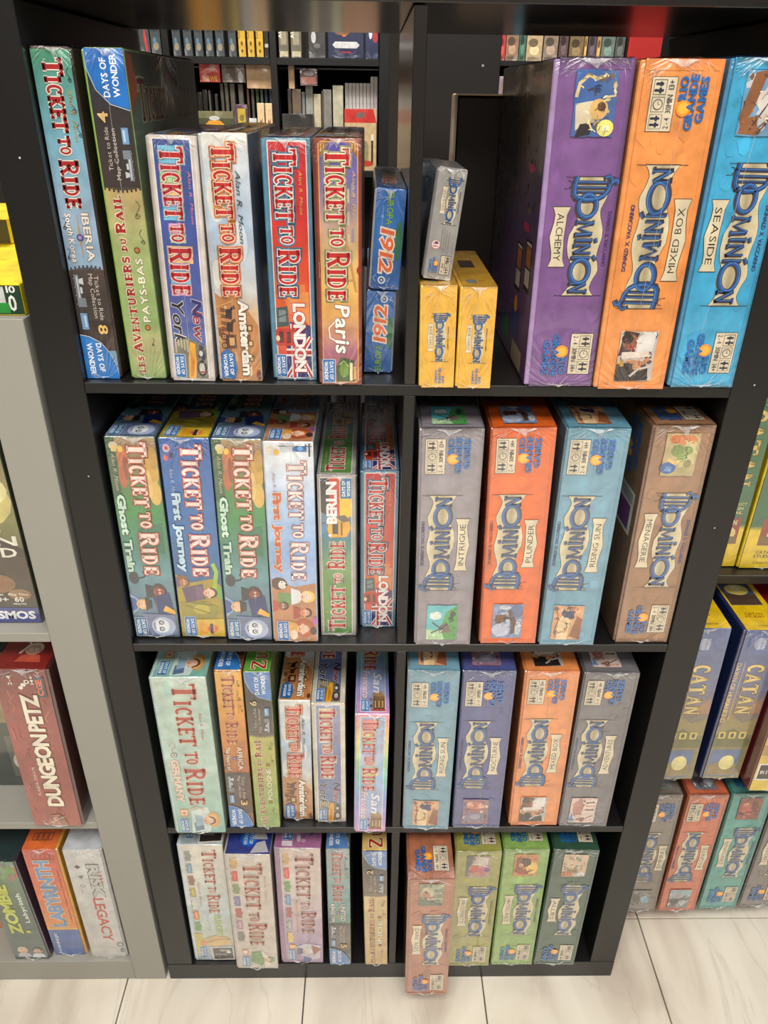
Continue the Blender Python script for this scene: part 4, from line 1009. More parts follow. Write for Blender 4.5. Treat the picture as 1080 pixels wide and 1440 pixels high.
pic_pro = P_((170, 150, 130), [('p', [(0, .1), (.3, .96), (0, .98)], (90, 90, 90)), ('p', [(.2, .6), (.5, .98), (.9, .9), (.8, .6)], (206, 196, 180)), ('e', .35, .4, .16, .2, (190, 80, 80)), ('e', .65, .36, .2, .18, (196, 110, 130)), ('e', .85, .4, .12, .12, (120, 90, 140)), ('e', .5, .2, .2, .1, (206, 140, 120)), ('l', [(.3, .7), (.9, .5)], 2, (230, 224, 210))], 16, ((180, 110, 110), (120, 110, 110), (214, 190, 150)))
pic_hin = P_((196, 130, 76), [('e', .75, .4, .24, .3, (240, 196, 110)), ('e', .45, .62, .26, .2, (74, 50, 42)), ('p', [(.1, .2), (.4, .3), (.3, .9), (.1, .8)], (130, 76, 50)), ('l', [(.3, .3), (.6, .2), (.8, .3)], 4, (150, 86, 56)), ('e', .3, .5, .1, .08, (210, 150, 110)), ('e', .4, .16, .2, .08, (170, 70, 50))], 17, ((160, 100, 64), (220, 160, 90), (96, 60, 46)))
pic_all = P_((206, 180, 150), [('p', [(.02, .02), (.5, .04), (.4, .2), (.04, .2)], (190, 110, 80)), ('e', .8, .12, .16, .1, (226, 220, 226)), ('e', .4, .24, .2, .08, (150, 130, 90))], 18, ((220, 196, 160), (180, 150, 120), (150, 120, 96), (232, 214, 186), (130, 140, 110)))
pic_reg = P_((120, 120, 126), [('p', [(0, .5), (1, .6), (1, 1), (0, 1)], (150, 170, 176)), ('e', .3, .4, .2, .16, (90, 84, 84)), ('e', .7, .3, .2, .12, (196, 196, 196)), ('l', [(.2, .2), (.8, .7)], 1.4, (60, 50, 50)), ('e', .4, .66, .08, .06, (206, 120, 100))], 19, ((140, 140, 140), (90, 86, 84), (196, 206, 206)))
pic_ren = P_((140, 70, 60), [('e', .4, .5, .3, .24, (180, 90, 76)), ('e', .7, .6, .16, .2, (110, 60, 54)), ('e', .3, .7, .12, .1, (214, 150, 120)), ('l', [(.1, .3), (.9, .4)], 2, (90, 44, 40))], 20, ((160, 80, 70), (110, 54, 50), (196, 120, 96)))
pic_emp = P_((130, 130, 126), [('e', .7, .5, .2, .2, (150, 180, 200)), ('e', .3, .6, .2, .2, (90, 90, 84))], 21, ((150, 146, 136), (96, 96, 92)))

def alch_left(root, dims, m):
    A = Art(root, dims, 'left', m)
    A.part('back_print'); A.grad(2, A.w-2, [(2, (96, 60, 120)), (80, (104, 72, 128)), (170, (92, 76, 110)), (A.h-2, (120, 110, 90))])
    rnd = random.Random(2)
    for i in range(60):
        u, v = rnd.uniform(90, A.w-30), rnd.uniform(160, A.h-8); r = rnd.uniform(2, 7)
        A.rect(u, v, u+r*1.5, v+r, rnd.choice(((70, 60, 50), (140, 120, 60), (90, 80, 96), (60, 48, 72)))); A.k -= 1
    A.k += 2
    for v in (150, 205): A.ell(A.w-60, v, 16, 4, (214, 50, 100))
    for u, v in ((A.w-54, 90), (A.w-104, 80)):
        A.rrect(u, v, u+34, v+50, 2, (20, 18, 20)); A.rect(u+4, v+24, u+30, v+44, (190, 120, 70)); A.rect(u+4, v+5, u+30, v+22, (214, 206, 190)); A.rect(u+4, v+45, u+30, v+48, (226, 220, 206))
    A.rect(A.w-110, 30, A.w-62, 62, (40, 70, 140)); A.ell(A.w-86, 66, 10, 9, (240, 160, 50)); A.rect(A.w-170, 12, A.w-120, 38, (20, 130, 60)); A.rect(A.w-90, 4, A.w-30, 26, (196, 186, 160))
    A.end()
spine('alch', 'tall purple card game box left of the pale orange one on the top shelf', (122, 86, 140), deckbox((124, 84, 144), 'ALCHEMY', -90, pic_alch, -2, L=108, s0=95, author=(84, 50, 110), age='14+'), tray=(168, 140, 190), strip_mm=5, extra=alch_left)
spine('mix1', 'tall pale orange deck-building game box between purple and sky blue ones on the top shelf', (232, 146, 76), deckbox((238, 150, 78), 'MIXED BOX', 90, pic_mix, 5, edge=(226, 130, 66)), tray=(240, 156, 86), strip_mm=4.5, seam=(.42, .62))
spine('seaside', 'tall sky blue card game box, rightmost on the top shelf, cut by the picture', (56, 156, 200), deckbox((62, 168, 212), 'SEASIDE', -90, pic_sea, 0, age='14+'), tray=(70, 150, 196), strip_mm=3, seam=(.3, .55))
spine('intrigue', 'mauve-grey card game box with a windmill picture, right of the second shelf divider', (142, 134, 140), deckbox((146, 138, 146), 'INTRIGUE', 90, pic_int, 0), tray=(160, 152, 158), strip_mm=2, seam=(.62, .6))
spine('plunder', 'bright orange deck-building game box with a ship picture on the second shelf', (222, 98, 34), deckbox((232, 104, 34), 'PLUNDER', 90, pic_plu, 0, edge=(196, 84, 34), author=(110, 50, 60), age='14+'), tray=(196, 90, 44), strip_mm=2)
spine('rising1', 'light blue deck-building game box between bright orange and brown ones on the second shelf', (104, 156, 178), deckbox((108, 160, 184), 'RISING SUN', 90, pic_ris, -1, edge=(88, 140, 160), age='14+'), tray=(96, 130, 146), strip_mm=2, seam=(.62, .5))
def men_left(root, dims, m):
    A = Art(root, dims, 'left', m)
    A.part('back_print'); A.grad(2, A.w-2, [(2, (110, 80, 56)), (A.h-2, (140, 104, 70))])
    A.rect(A.w-70, 150, A.w-14, 206, (222, 218, 206)); A.rect(A.w-66, 154, A.w-22, 186, (120, 60, 120))
    for i in range(12): A.rect(A.w-66+i*4, 190, A.w-64.4+i*4, 203, (20, 20, 20))
    A.end()
    rgg(A, A.w-42, 256, 70, 90, (40, 100, 170)); A.end()
spine('menag', 'brown deck-building game box leaning by the right side panel on the second shelf', (154, 112, 80), deckbox((158, 116, 84), 'MENAGERIE', -90, pic_men, 0, author=(60, 74, 130), age='14+'), tray=(120, 84, 62), strip_mm=3, extra=men_left)
spine('rising2', 'light blue deck-building game box beside the divider on the third shelf', (104, 152, 172), deckbox((112, 156, 176), 'RISING SUN', 90, pic_ris, -1, edge=(90, 134, 150), age='14+'), tray=(150, 160, 160), strip_mm=2, seam=(.55, .5))
spine('nocturne', 'dark violet-blue deck-building game box on the third shelf', (70, 78, 130), deckbox((76, 82, 138), 'NOCTURNE', 90, pic_noc, -1, edge=(64, 70, 116), age='14+'), tray=(60, 66, 110), strip_mm=2, seam=(.55, .5))
spine('mix2', 'pale orange deck-building game box between violet and grey ones on the third shelf', (228, 140, 78), deckbox((232, 144, 82), 'MIXED BOX', 90, pic_mix, 0, edge=(214, 124, 66)), tray=(226, 136, 74), strip_mm=3, seam=(.5, .5))
spine('advent', 'slate grey deck-building game box, rightmost on the third shelf', (112, 108, 112), deckbox((116, 112, 116), 'ADVENTURES', 90, pic_adv, -1, edge=(96, 92, 96), author=(70, 90, 130), age='14+'), tray=(100, 98, 100), strip_mm=2, seam=(.6, .45))
spine('darkages', 'dusty orange-brown deck-building game box pulled forward over the plinth on the bottom shelf', (178, 112, 80), deckbox((176, 110, 80), 'DARK AGES', -90, pic_dark, 0, edge=(160, 96, 70), age='14+'), tray=(160, 100, 76), strip_mm=4, seam=(.5, .5))
spine('prosper', 'olive yellow deck-building game box right of the one pulled forward, bottom shelf', (164, 164, 84), deckbox((162, 160, 80), 'PROSPERITY', -90, pic_pro, 0, edge=(140, 140, 70), author=(110, 110, 70), age='14+'), tray=(150, 150, 80), strip_mm=2)
spine('hinter', 'leaf green deck-building game box between olive and dark green ones, bottom shelf', (136, 172, 88), deckbox((140, 176, 92), 'HINTERLANDS', -90, pic_hin, 0, edge=(120, 154, 80), age='14+'), tray=(120, 160, 84), strip_mm=2, seam=(.55, .55))
spine('allies', 'dark green deck-building game box, rightmost on the bottom shelf', (34, 84, 60), deckbox((50, 84, 66), 'ALLIES', -90, pic_all, 0, edge=(40, 70, 54), author=None, age='14+'), tray=(40, 76, 60), strip_mm=2, seam=(.65, .55))

def smalldeck(bg, L, ub, s0, k, title, extra=None):
    def art(A):
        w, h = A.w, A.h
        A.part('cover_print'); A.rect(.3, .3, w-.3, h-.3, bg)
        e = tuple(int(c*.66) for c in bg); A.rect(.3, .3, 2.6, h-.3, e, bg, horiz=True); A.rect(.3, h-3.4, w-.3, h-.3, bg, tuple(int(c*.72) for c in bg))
        dominion(A, title, -90, ub, 130, s0, (70, 50, 40), scale=k)
        if extra: extra(A)
    return art
YG = 'small yellow card boxes'
def yx(A): rgg(A, A.w*.55, 13, 17, -90)
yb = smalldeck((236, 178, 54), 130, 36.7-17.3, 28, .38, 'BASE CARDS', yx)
def ytop(A):
    A.part('cover_print'); A.rect(.4, .4, A.w-.4, A.h-.4, (206, 156, 50)); A.rect(8, 14, 18, 30, (130, 134, 130)); A.line([(20, 22), (28, 28)], 1.5, (200, 60, 40))
    A.rect(9, 90, 25, 130, (70, 56, 40)); 
for key, lab in (('yel1', 'small yellow card box under the grey one, beside the divider on the top shelf'), ('yel2', 'small yellow card box with its top open to view, right of the other yellow one')):
    root, dims, m = box(key, lab, (232, 176, 58), .19, (246, 200, 70), group=None, strip_mm=2.6)
    A = Art(root, dims, 'front', m); yb(A); A.end()
    A = Art(root, dims, 'top', m); ytop(A); A.end()
    film(root, dims, hash_(key)+3, seam=(.5, .5)); clean(root)
def gx(A):
    A.part('small_print')
    for i in range(4): A.text('expansion set', 14+i*2.4, 50-i*1.5, 22, 1.0, -90, (90, 90, 90), 'n')
    A.part('flag_sticker'); A.ell(9.6, 33, 4.4, 4.4, (196, 120, 80)); A.ell(9.6, 33, 3.9, 3.9, (226, 206, 206)); A.rect(7, 31, 12, 32, (200, 70, 70)); A.rect(7, 33.4, 12.5, 34.4, (200, 70, 70)); A.rect(8.5, 33.5, 11.5, 36, (60, 70, 130))
    info_plate(A, 17, 6, 26, 23, -90, '14+'); rgg(A, 9, 14, 15, -90)
root, dims, m = box('gray', 'small silver-grey card box tilted on the yellow box beside the divider', (140, 138, 134), .095, (120, 118, 116), strip_mm=2)
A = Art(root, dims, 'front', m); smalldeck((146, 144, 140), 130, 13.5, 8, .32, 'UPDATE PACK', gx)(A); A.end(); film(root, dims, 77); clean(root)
# second small grey box farther in on the yellow one
DIM['graysmall'] = (.3895, .112, 1.1836, 0, 0, .030, .098)
root, dims, m = box('graysmall', 'small blue-grey card box behind the tilted silver one, half hidden by the divider', (96, 102, 112), .07, (80, 84, 92), strip_mm=2)
A = Art(root, dims, 'front', m); A.part('label_print'); A.rect(4, 60, 26, 86, (40, 60, 84)); A.rect(10, 50, 20, 84, (150, 140, 120)); A.end(); clean(root)
# large thin dark box standing at the back of the compartment
bd = empty('board_game_box', (.4475, .2990, 1.0774), label='large dark maroon box lid standing face-on at the back of the top right compartment', cat='game box')
rbox('tray', .0, .26, .001, .04, .001, .267, DARK, bd, .002); rbox('lid', 0, .2615, .0402, .083, 0, .269, CARD, bd, .002)
A = Art(bd, (.26, .083, .268), 'left', PRINT_P); A.part('side_print'); A.rect(.2, .2, A.w-1, A.h-.5, (176, 152, 132)); A.rect(50, 20, 74, 90, (190, 170, 140)); A.rect(40, 150, 70, 200, (150, 126, 112)); A.rect(20, 200, 50, 240, (206, 196, 186)); A.end()
A = Art(bd, (.26, .083, .267), 'front', PRINT_P); A.part('cover_print'); A.rect(1.5, 3, A.w-3, A.h-3, (30, 13, 14)); A.end()

# ------------------------------------------------------------ second shelf, left: junior boxes
def ghosts(A):
    w = A.w; sx = w/56.8
    A.part('cover_print')
    A.grad(.4, w-.4, [(1, (96, 110, 130)), (60, (96, 130, 150)), (96, (100, 150, 160)), (130, (60, 128, 116)), (180, (52, 140, 74)), (220, (84, 128, 66)), (262, (150, 110, 80)), (A.h-1, (170, 150, 110))])
    A.part('picture_print')
    A.rect(.6, 200, 12*sx, A.h-1, (52, 96, 60)); 
    for i, (u, v, ru, rv, c) in enumerate(((48, 236, 9, 20, (206, 162, 70)), (50, 208, 7, 16, (216, 176, 88)), (52, 252, 5, 14, (190, 146, 60)), (44, 220, 4, 18, (226, 190, 110)), (18, 250, 6, 18, (200, 110, 60)), (16, 228, 5, 14, (180, 96, 56)), (20, 240, 2.6, 16, (150, 74, 46)))): A.ell(u*sx, v, ru*sx, rv, c, 14)
    A.ell(10*sx, 267, 5*sx, 5, (226, 214, 190)); A.rect(7*sx, 260, 13*sx, 268, (240, 210, 120)); A.ell(17*sx, 263, 3*sx, 4, (246, 200, 70)); A.line([(8*sx, 272), (12*sx, 272)], 1, (150, 80, 60))
    A.poly([(24*sx, 160), (30*sx, 130), (52*sx, 126), (52*sx, 168)], (40, 110, 84))
    A.ell(10*sx, 91, 6*sx, 9, (44, 46, 64)); A.line([(14*sx, 90), (22*sx, 92), (26*sx, 98)], 2.4, (44, 46, 64)); A.ell(24*sx, 99, 3*sx, 3, (44, 46, 64))
    A.ell(38*sx, 72, 9*sx, 11, (60, 40, 40)); figure(A, 38*sx, 71, 7.2*sx, (150, 66, 52), (44, 30, 34), (40, 40, 52), -90)
    A.poly([(30*sx, 62), (50*sx, 70), (54*sx, 40), (34*sx, 36)], (30, 48, 110)); A.poly([(44*sx, 50), (55*sx, 42), (55*sx, 36), (40*sx, 42)], (240, 180, 60))
    A.poly([(1*sx, 68), (12*sx, 60), (10*sx, 44), (2*sx, 36)], (150, 170, 200)); figure(A, 15*sx, 52, 7.2*sx, (240, 186, 140), (236, 180, 70), (60, 90, 150), -90, hat=(46, 40, 50))
    A.poly([(14*sx, 38), (54*sx, 36), (55*sx, 4), (20*sx, 3)], (110, 122, 160)); A.ell(38*sx, 18, 15*sx, 15, (176, 192, 222)); A.ell(36*sx, 19, 9.5*sx, 11, (236, 240, 246))
    for q in (14, 24): A.ell(36*sx, q, 3.6*sx, 3.6, (60, 64, 84)); A.ell(36.5*sx, q, 2.3*sx, 2.3, (220, 226, 236)); A.ell(37*sx, q, 1*sx, 1, (30, 30, 36))
    A.line([(28*sx, 14), (27*sx, 19), (28*sx, 24)], 1.2, (70, 70, 100))
    ttr(A, 24*sx, 272, 176, 22.5*sx, -90, (246, 216, 204), (190, 84, 62), 1.3)
    A.part('subtitle_lettering'); A.text('Alan R. Moon', 6.5*sx, 258, 46, 4, -90, (214, 196, 170), 'n', slant=.3)
    A.text('Ghost Train', 5.5*sx, 205, 104, 8.5*sx, -90, (196, 226, 206), 'x', out=(40, 96, 70), sp=.06)
    dow_plate(A, 3*sx, 2.6, 18*sx, 32, (44, 110, 160))
def fj(A, white=False):
    w = A.w; sx = w/57.7
    A.part('cover_print')
    if white: A.grad(.4, w-.4, [(1, (180, 150, 170)), (70, (170, 190, 226)), (130, (140, 180, 232)), (200, (176, 204, 238)), (250, (222, 230, 240)), (A.h-1, (230, 232, 236))])
    else: A.grad(.4, w-.4, [(1, (120, 110, 60)), (80, (20, 96, 150)), (140, (18, 104, 170)), (220, (20, 100, 176)), (A.h-1, (26, 90, 168))])
    A.part('picture_print')
    if white:
        A.rect(20*sx, A.h-13, 56*sx, A.h-1, (206, 210, 216)); A.rect(34*sx, A.h-12, 50*sx, A.h-3, (30, 90, 160)); A.rect(52*sx, A.h-18, 54*sx, A.h-2, (50, 50, 58)); A.rect(18*sx, A.h-6, 56*sx, A.h-5, (50, 50, 58)); A.ell(43*sx, A.h-8, 3*sx, 3, (90, 170, 230)); A.rect(36*sx, A.h-5, 48*sx, A.h-1, (240, 244, 248))
        A.ell(9*sx, A.h-10, 5*sx, 5, (226, 214, 190)); A.rect(5.5*sx, A.h-16, 12.5*sx, A.h-9, (236, 226, 210)); A.ell(16*sx, A.h-13, 3.4*sx, 4, (240, 190, 80))
        A.poly([(.6, 96), (30*sx, 84), (56*sx, 90), (56*sx, 1), (.6, 1)], (190, 130, 90))
        A.ell(11*sx, 89, 10*sx, 9, (90, 56, 40)); A.ell(15*sx, 87, 5*sx, 6, (238, 230, 220)); A.ell(14*sx, 91, 2.2*sx, 2.2, (250, 250, 250)); A.ell(14.4*sx, 91, 1*sx, 1, (20, 20, 20)); A.ell(20*sx, 87, 1.6*sx, 1.8, (30, 24, 24))
        A.poly([(10*sx, 76), (34*sx, 74), (30*sx, 58), (8*sx, 58)], (110, 150, 90))
        figure(A, 44*sx, 70, 8.4*sx, (246, 206, 176), (240, 200, 70), (232, 232, 236), -90)
        figure(A, 14*sx, 56, 6*sx, (150, 96, 66), (60, 36, 30), (196, 70, 50), -90)
        figure(A, 42*sx, 46, 6.6*sx, (214, 140, 100), (50, 34, 34), (170, 60, 50), -90)
        A.ell(40*sx, 22, 13*sx, 14, (184, 84, 46)); figure(A, 39*sx, 21, 8.2*sx, (246, 196, 160), (196, 96, 50), (236, 170, 80), -90); A.ell(52*sx, 18, 4*sx, 6, (56, 44, 40)); A.ell(27*sx, 12, 5*sx, 8, (240, 214, 190)); A.ell(54*sx, 34, 3*sx, 6, (180, 90, 170))
    else:
        A.rrect(5*sx, 248, 18*sx, 273, 3, (60, 100, 180)); A.ell(9*sx, 264, 4*sx, 5, (220, 190, 200)); A.ell(9*sx, 264, 2*sx, 2.4, (200, 60, 60)); A.ell(14*sx, 255, 3*sx, 4, (40, 50, 90)); A.ell(7*sx, 252, 2.6*sx, 3.6, (230, 100, 90))
        A.poly([(.6, 96), (20*sx, 84), (46*sx, 90), (56*sx, 80), (56*sx, 1), (.6, 1)], (170, 150, 50))
        A.line([(47*sx, 70), (52*sx, 100), (48*sx, 112)], 5*sx, (160, 196, 50)); A.line([(54*sx, 60), (54*sx, 78)], 5*sx, (110, 180, 60))
        A.ell(9*sx, 87, 8*sx, 8, (140, 84, 50)); figure(A, 11*sx, 84, 5.6*sx, (196, 130, 86), (110, 66, 40), (110, 80, 110), -90)
        A.poly([(8*sx, 76), (34*sx, 82), (36*sx, 60), (12*sx, 54)], (96, 72, 110)); figure(A, 41*sx, 69, 7.4*sx, (242, 192, 160), (80, 50, 40), (120, 90, 120), -90)
        A.poly([(4*sx, 54), (34*sx, 56), (52*sx, 48), (46*sx, 30), (6*sx, 30)], (150, 140, 50)); A.ell(30*sx, 44, 10*sx, 8, (186, 170, 60)); A.line([(10*sx, 50), (40*sx, 38)], 1.2, (90, 96, 40)); A.line([(20*sx, 54), (44*sx, 50)], 1.2, (90, 96, 40))
        A.poly([(22*sx, 28), (56*sx, 30), (56*sx, 2), (22*sx, 2)], (226, 190, 60)); figure(A, 41*sx, 14, 7.6*sx, (226, 120, 70), (236, 180, 40), (230, 160, 40), -90); A.rect(38*sx, 6, 42*sx, 22, (60, 50, 50))
    if white:
        ttr(A, 27*sx, 254, 159, 22.5*sx, -90, (240, 226, 222), (190, 92, 82), .8)
    else: ttr(A, 24*sx, 269, 175, 24*sx, -90, (246, 226, 220), (206, 84, 72), 1.3)
    A.part('subtitle_lettering'); A.text('Alan R. Moon', 10*sx, 240, 38, 4, -90, (190, 150, 160) if white else (180, 200, 226), 'n', slant=.3)
    for t, a, L in (('First', 213 if white else 207, 34), ('Journey', 172 if white else 166, 65)):
        A.text(t, 9.5*sx, a, L, 9*sx, -90, (206, 92, 36) if white else (190, 222, 240), 'x', out=(240, 226, 214) if white else (30, 60, 110), sp=.06)
    dow_plate(A, 6.5*sx, 2.6, 21*sx, 33, (34, 112, 180))
def topdress(fn, key):
    return fn
spine('ghost1', 'green junior game box with ghost picture against the left side panel, second shelf', (92, 116, 110), ghosts, tray=(60, 80, 76), seam=(.58, .58), strip_mm=1.6)
spine('fjblue', 'deep blue junior game box between the two green ones, second shelf', (26, 84, 150), fj, tray=(30, 60, 110), seam=(.72, .6), strip_mm=1.6)
spine('ghost2', 'green junior game box with ghost picture between deep blue and white ones, second shelf', (92, 116, 110), ghosts, tray=(60, 80, 76), seam=(.7, .62), strip_mm=1.6)
spine('fjwhite', 'white and sky blue junior game box with cartoon children, second shelf', (206, 212, 222), lambda A: fj(A, True), tray=(190, 196, 206), seam=(.6, .55), strip_mm=2, extra=cover_right(lambda A: (A.part('cover_print'), A.rect(3, 3, A.w-3, A.h-3, (150, 166, 186)))))
def berlin(A):
    k = A.w/46.7
    A.part('cover_print'); A.rect(.4, .4, A.w-.4, A.h-.4, (160, 154, 150))
    A.part('panel_print'); A.rrect(3*k, 2.5, 40.5*k, A.h-3.5, 1.5, (216, 210, 200)); A.grad(4*k, 39.5*k, [(4, (84, 136, 60)), (70, (100, 150, 72)), (110, (120, 156, 100)), (140, (60, 130, 130)), (150, (60, 120, 150)), (170, (90, 130, 160)), (A.h-5, (90, 130, 160))])
    A.part('picture_print')
    A.poly([(4*k, 182), (14*k, 176), (14*k, A.h-5), (4*k, A.h-5)], (24, 22, 26)); A.poly([(14*k, 176), (26*k, 176), (26*k, A.h-5), (14*k, A.h-5)], (206, 50, 36)); A.poly([(26*k, 172), (39.5*k, 176), (39.5*k, A.h-5), (26*k, A.h-5)], (240, 196, 50))
    A.poly([(11*k, 158), (13*k, 172), (17*k, 176), (36*k, 174), (39*k, 160), (34*k, 148), (14*k, 147)], (232, 170, 40)); A.rect(17*k, 152, 24*k, 168, (60, 54, 54)); A.rect(27*k, 150, 29*k, 168, (120, 84, 40))
    A.poly([(20*k, 176), (32*k, 178), (38*k, 170), (30*k, 168)], (110, 96, 84)); A.line([(4*k, 166), (11*k, 168)], .8, (30, 30, 34)); A.ell(14*k, 150, 1.8, 1.8, (250, 250, 230))
    A.part('title_lettering')
    A.slab([('TICKET', 0, 68, 21*k, 17*k, 0), ('TO', 73, 86, 10*k, 10*k, 3), ('RIDE', 93, 132, 21*k, 17*k, 0)], 31*k, 9, 90, [(2.0, (150, 176, 150)), (.9, (236, 230, 210)), (0, (190, 40, 36))])
    A.part('subtitle_lettering'); A.text('BERLIN', 22*k, 167, 54, 11*k, 90, (246, 244, 240), 'x', sp=.06); A.text('Alan R. Moon', 10*k, 20, 40, 3, 90, (190, 180, 90), 'n', slant=.25)
    A.part('publisher_mark'); A.rrect(27*k, 200, 40*k, A.h-5, 1.4, (40, 110, 160)); A.text('DAYS OF', 32.6*k, 203, 20, 3.6, 90, (240, 244, 248), 'b'); A.text('WONDER', 38.4*k, 203, 20, 3.6, 90, (240, 244, 248), 'b')
spine('berlin', 'silver-grey box with green panel and yellow tram, slightly back on the second shelf', (150, 146, 144), berlin, tray=(60, 64, 72), seam=(.5, .5), strip_mm=2, side='R')
spine('lon2', 'blue-edged red city game box set back beside the divider, second shelf', (70, 118, 146), london, tray=(60, 104, 130), seam=(.6, .55), strip_mm=3)

# ------------------------------------------------------------ third shelf, left
def bigmap(ground, fill, out, extras=None, vt=283, L=218, ub=27, H=30, vl=0):
    pass
def germany(A):
    k = A.w/73.6
    A.part('cover_print'); A.grad(.4, A.w-.4, [(1, (120, 178, 166)), (60, (164, 200, 186)), (140, (186, 212, 200)), (240, (180, 206, 192)), (A.h-1, (198, 214, 200))])
    A.rect(.6, 1, 5*k, A.h-1, (196, 206, 214))
    A.part('picture_print')
    rnd = random.Random(5)
    for i in range(12): A.ell(rnd.uniform(10, 66)*k, rnd.uniform(70, 290), rnd.uniform(3, 8)*k, rnd.uniform(6, 16), (172, 208, 194) if i % 2 else (198, 220, 208))
    A.poly([(28*k, 48), (52*k, 56), (58*k, 30), (52*k, 3), (26*k, 3)], (206, 220, 214)); A.poly([(30*k, 22), (42*k, 30), (44*k, 8), (30*k, 4)], (90, 120, 150))
    A.ell(59*k, 29, 9.5*k, 17, (206, 160, 96)); A.ell(57*k, 29, 7*k, 13, (226, 186, 120)); figure(A, 51*k, 27, 8.4*k, (236, 186, 150), (120, 70, 50), (150, 180, 200), -90)
    A.line([(26*k, 50), (36*k, 56), (48*k, 50)], 3, (214, 186, 150)); A.rrect(12*k, 36, 24*k, 52, 1.5, (206, 150, 110)); A.rect(14*k, 39, 22*k, 49, (236, 210, 180)); A.ell(18*k, 44, 3, 3, (206, 130, 100))
    A.part('title_lettering')
    A.slab([('TICKET', 0, 110, 31*k, 22*k, 0), ('TO', 121, 145, 17*k, 17*k, 4), ('RIDE', 152, 226, 28*k, 22*k, 0)], 28*k, 287, -90, [(1.2, (226, 214, 196)), (0, (176, 66, 48))])
    A.part('subtitle_lettering'); A.text('GERMANY', 11.5*k, 150, 82, 9.5*k, -90, (232, 214, 196), 'x', out=(206, 142, 116)); A.text('Alan R. Moon', 58*k, 238, 50, 4, -90, (206, 120, 110), 'n', slant=.25)
    A.part('ornament'); A.ell(17*k, 160, 4.6, 4.6, (110, 116, 120)); A.ell(17*k, 160, 3.4, 3.4, (222, 206, 190)); A.ell(17*k, 160, 1.6, 1.6, (120, 120, 124)); A.line([(12*k, 176), (14*k, 182), (20*k, 182), (20*k, 174), (15*k, 170), (16*k, 166)], .8, (206, 150, 130))
    dow_plate(A, 9.5*k, 3, 23*k, 32, (60, 124, 170))
spine('germany', 'wide mint green game box, leftmost on the third shelf, jutting over the shelf edge', (178, 206, 192), germany, tray=(160, 190, 180), strip_mm=3, seam=None)
spine('africa', 'slim amber map expansion box right of the mint green one, third shelf', (190, 130, 60), mapcol_down([(2, (120, 80, 60)), (112, (176, 100, 50)), (180, (206, 128, 52)), (298, (236, 176, 70))], None, ('AFRICA', 'The Heart of'), 3, fill=(176, 60, 34), out=(236, 200, 150), trim=(92, 66, 56), dowc=(50, 120, 190)), tray=(150, 96, 60), strip_mm=1.2)
UP_P = mapcol_up([(2, (130, 160, 80)), (60, (150, 176, 92)), (120, (178, 180, 100)), (192, (190, 184, 100))], 'POLOGNE', 6, fill=(164, 60, 50), trim=(104, 92, 84), dowc=(70, 124, 190))
def sp_up(key, label, col, art, ground, letter, **kw):
    root, dims, m = box(key, label, col, **kw)
    A = Art(root, dims, 'front', m); art(A); A.end()
    A = Art(root, dims, 'top', m); up_top(None, ground, letter)(A); A.end()
    film(root, dims, hash_(key)); clean(root)
sp_up('pologne', 'slim green map expansion box beside the amber one, third shelf', (140, 160, 96), UP_P, (96, 160, 60), (170, 40, 36), tray=(120, 140, 100), strip_mm=1.2)
spine('ams2', 'pale city box with a brown street scene, left of the navy-panelled one, third shelf', (206, 204, 200), amsterdam, tray=(170, 172, 178), strip_mm=2)
spine('ny2', 'cream city box with blue panel and yellow taxi, set back on the third shelf', (216, 206, 184), newyork(True), tray=(206, 198, 180), strip_mm=4)
def sanfran(A):
    k = A.w/46.5; h = A.h
    A.part('cover_print')
    A.grad(.4, A.w-.4, [(1, (214, 150, 196)), (30, (180, 150, 214)), (70, (130, 150, 220)), (110, (120, 200, 190)), (150, (170, 214, 130)), (185, (236, 214, 100)), (215, (240, 160, 110)), (h-1, (240, 150, 170))])
    A.part('panel_print'); A.rrect(7*k, 4, 41.5*k, h-5, 1.5, (226, 222, 226)); A.grad(8*k, 40.5*k, [(5, (170, 160, 190)), (60, (160, 180, 222)), (120, (150, 190, 226)), (160, (176, 196, 222)), (h-6, (140, 176, 216))])
    A.part('picture_print')
    A.poly([(23*k, 6), (40*k, 6), (40.5*k, 32), (32*k, 46), (25*k, 42)], (146, 110, 70)); A.poly([(22*k, 38), (33*k, 48), (41*k, 34), (30*k, 34)], (170, 140, 96))
    for a in (26, 31, 36): A.rect(a*k, 9, (a+3)*k, 28, (70, 56, 50)); A.rect((a+.6)*k, 12, (a+2.2)*k, 26, (226, 190, 120))
    A.rect(22*k, 6, 41*k, 9, (196, 70, 60)); A.rect(19*k, 24, 23*k, 30, (150, 110, 150)); A.rect(19*k, 12, 23*k, 18, (60, 70, 120))
    ttr(A, 11.5*k, h-10, 136, 21*k, -90, (196, 60, 60), (240, 226, 214), .9, [(226, 130, 130), (240, 180, 110), (240, 220, 110), (150, 210, 140), (130, 190, 220), (180, 150, 210)], 1.6)
    A.part('subtitle_lettering'); A.text('San', 25*k, 83, 40, 11*k, -90, (240, 236, 240), 'b', out=(140, 140, 200), slant=.25); A.text('Francisco', 10*k, 86, 54, 9*k, -90, (240, 226, 230), 'b', out=(206, 90, 96), slant=.25); A.text('Alan R. Moon', 36*k, h-28, 44, 3, -90, (236, 170, 150), 'n', slant=.25)
    A.part('ornament')
    for v in (190, 160, 112, 60): A.line([(A.w-3*k, v), (A.w-5*k, v-6), (A.w-3*k, v-12)], .7, (110, 200, 160))
    dow_plate(A, 7.5*k, 4.5, 20*k, 27, (70, 130, 190))
spine('sanfran', 'rainbow-edged pastel city game box beside the divider, third shelf', (200, 176, 206), sanfran, tray=(180, 176, 206), strip_mm=2.4)

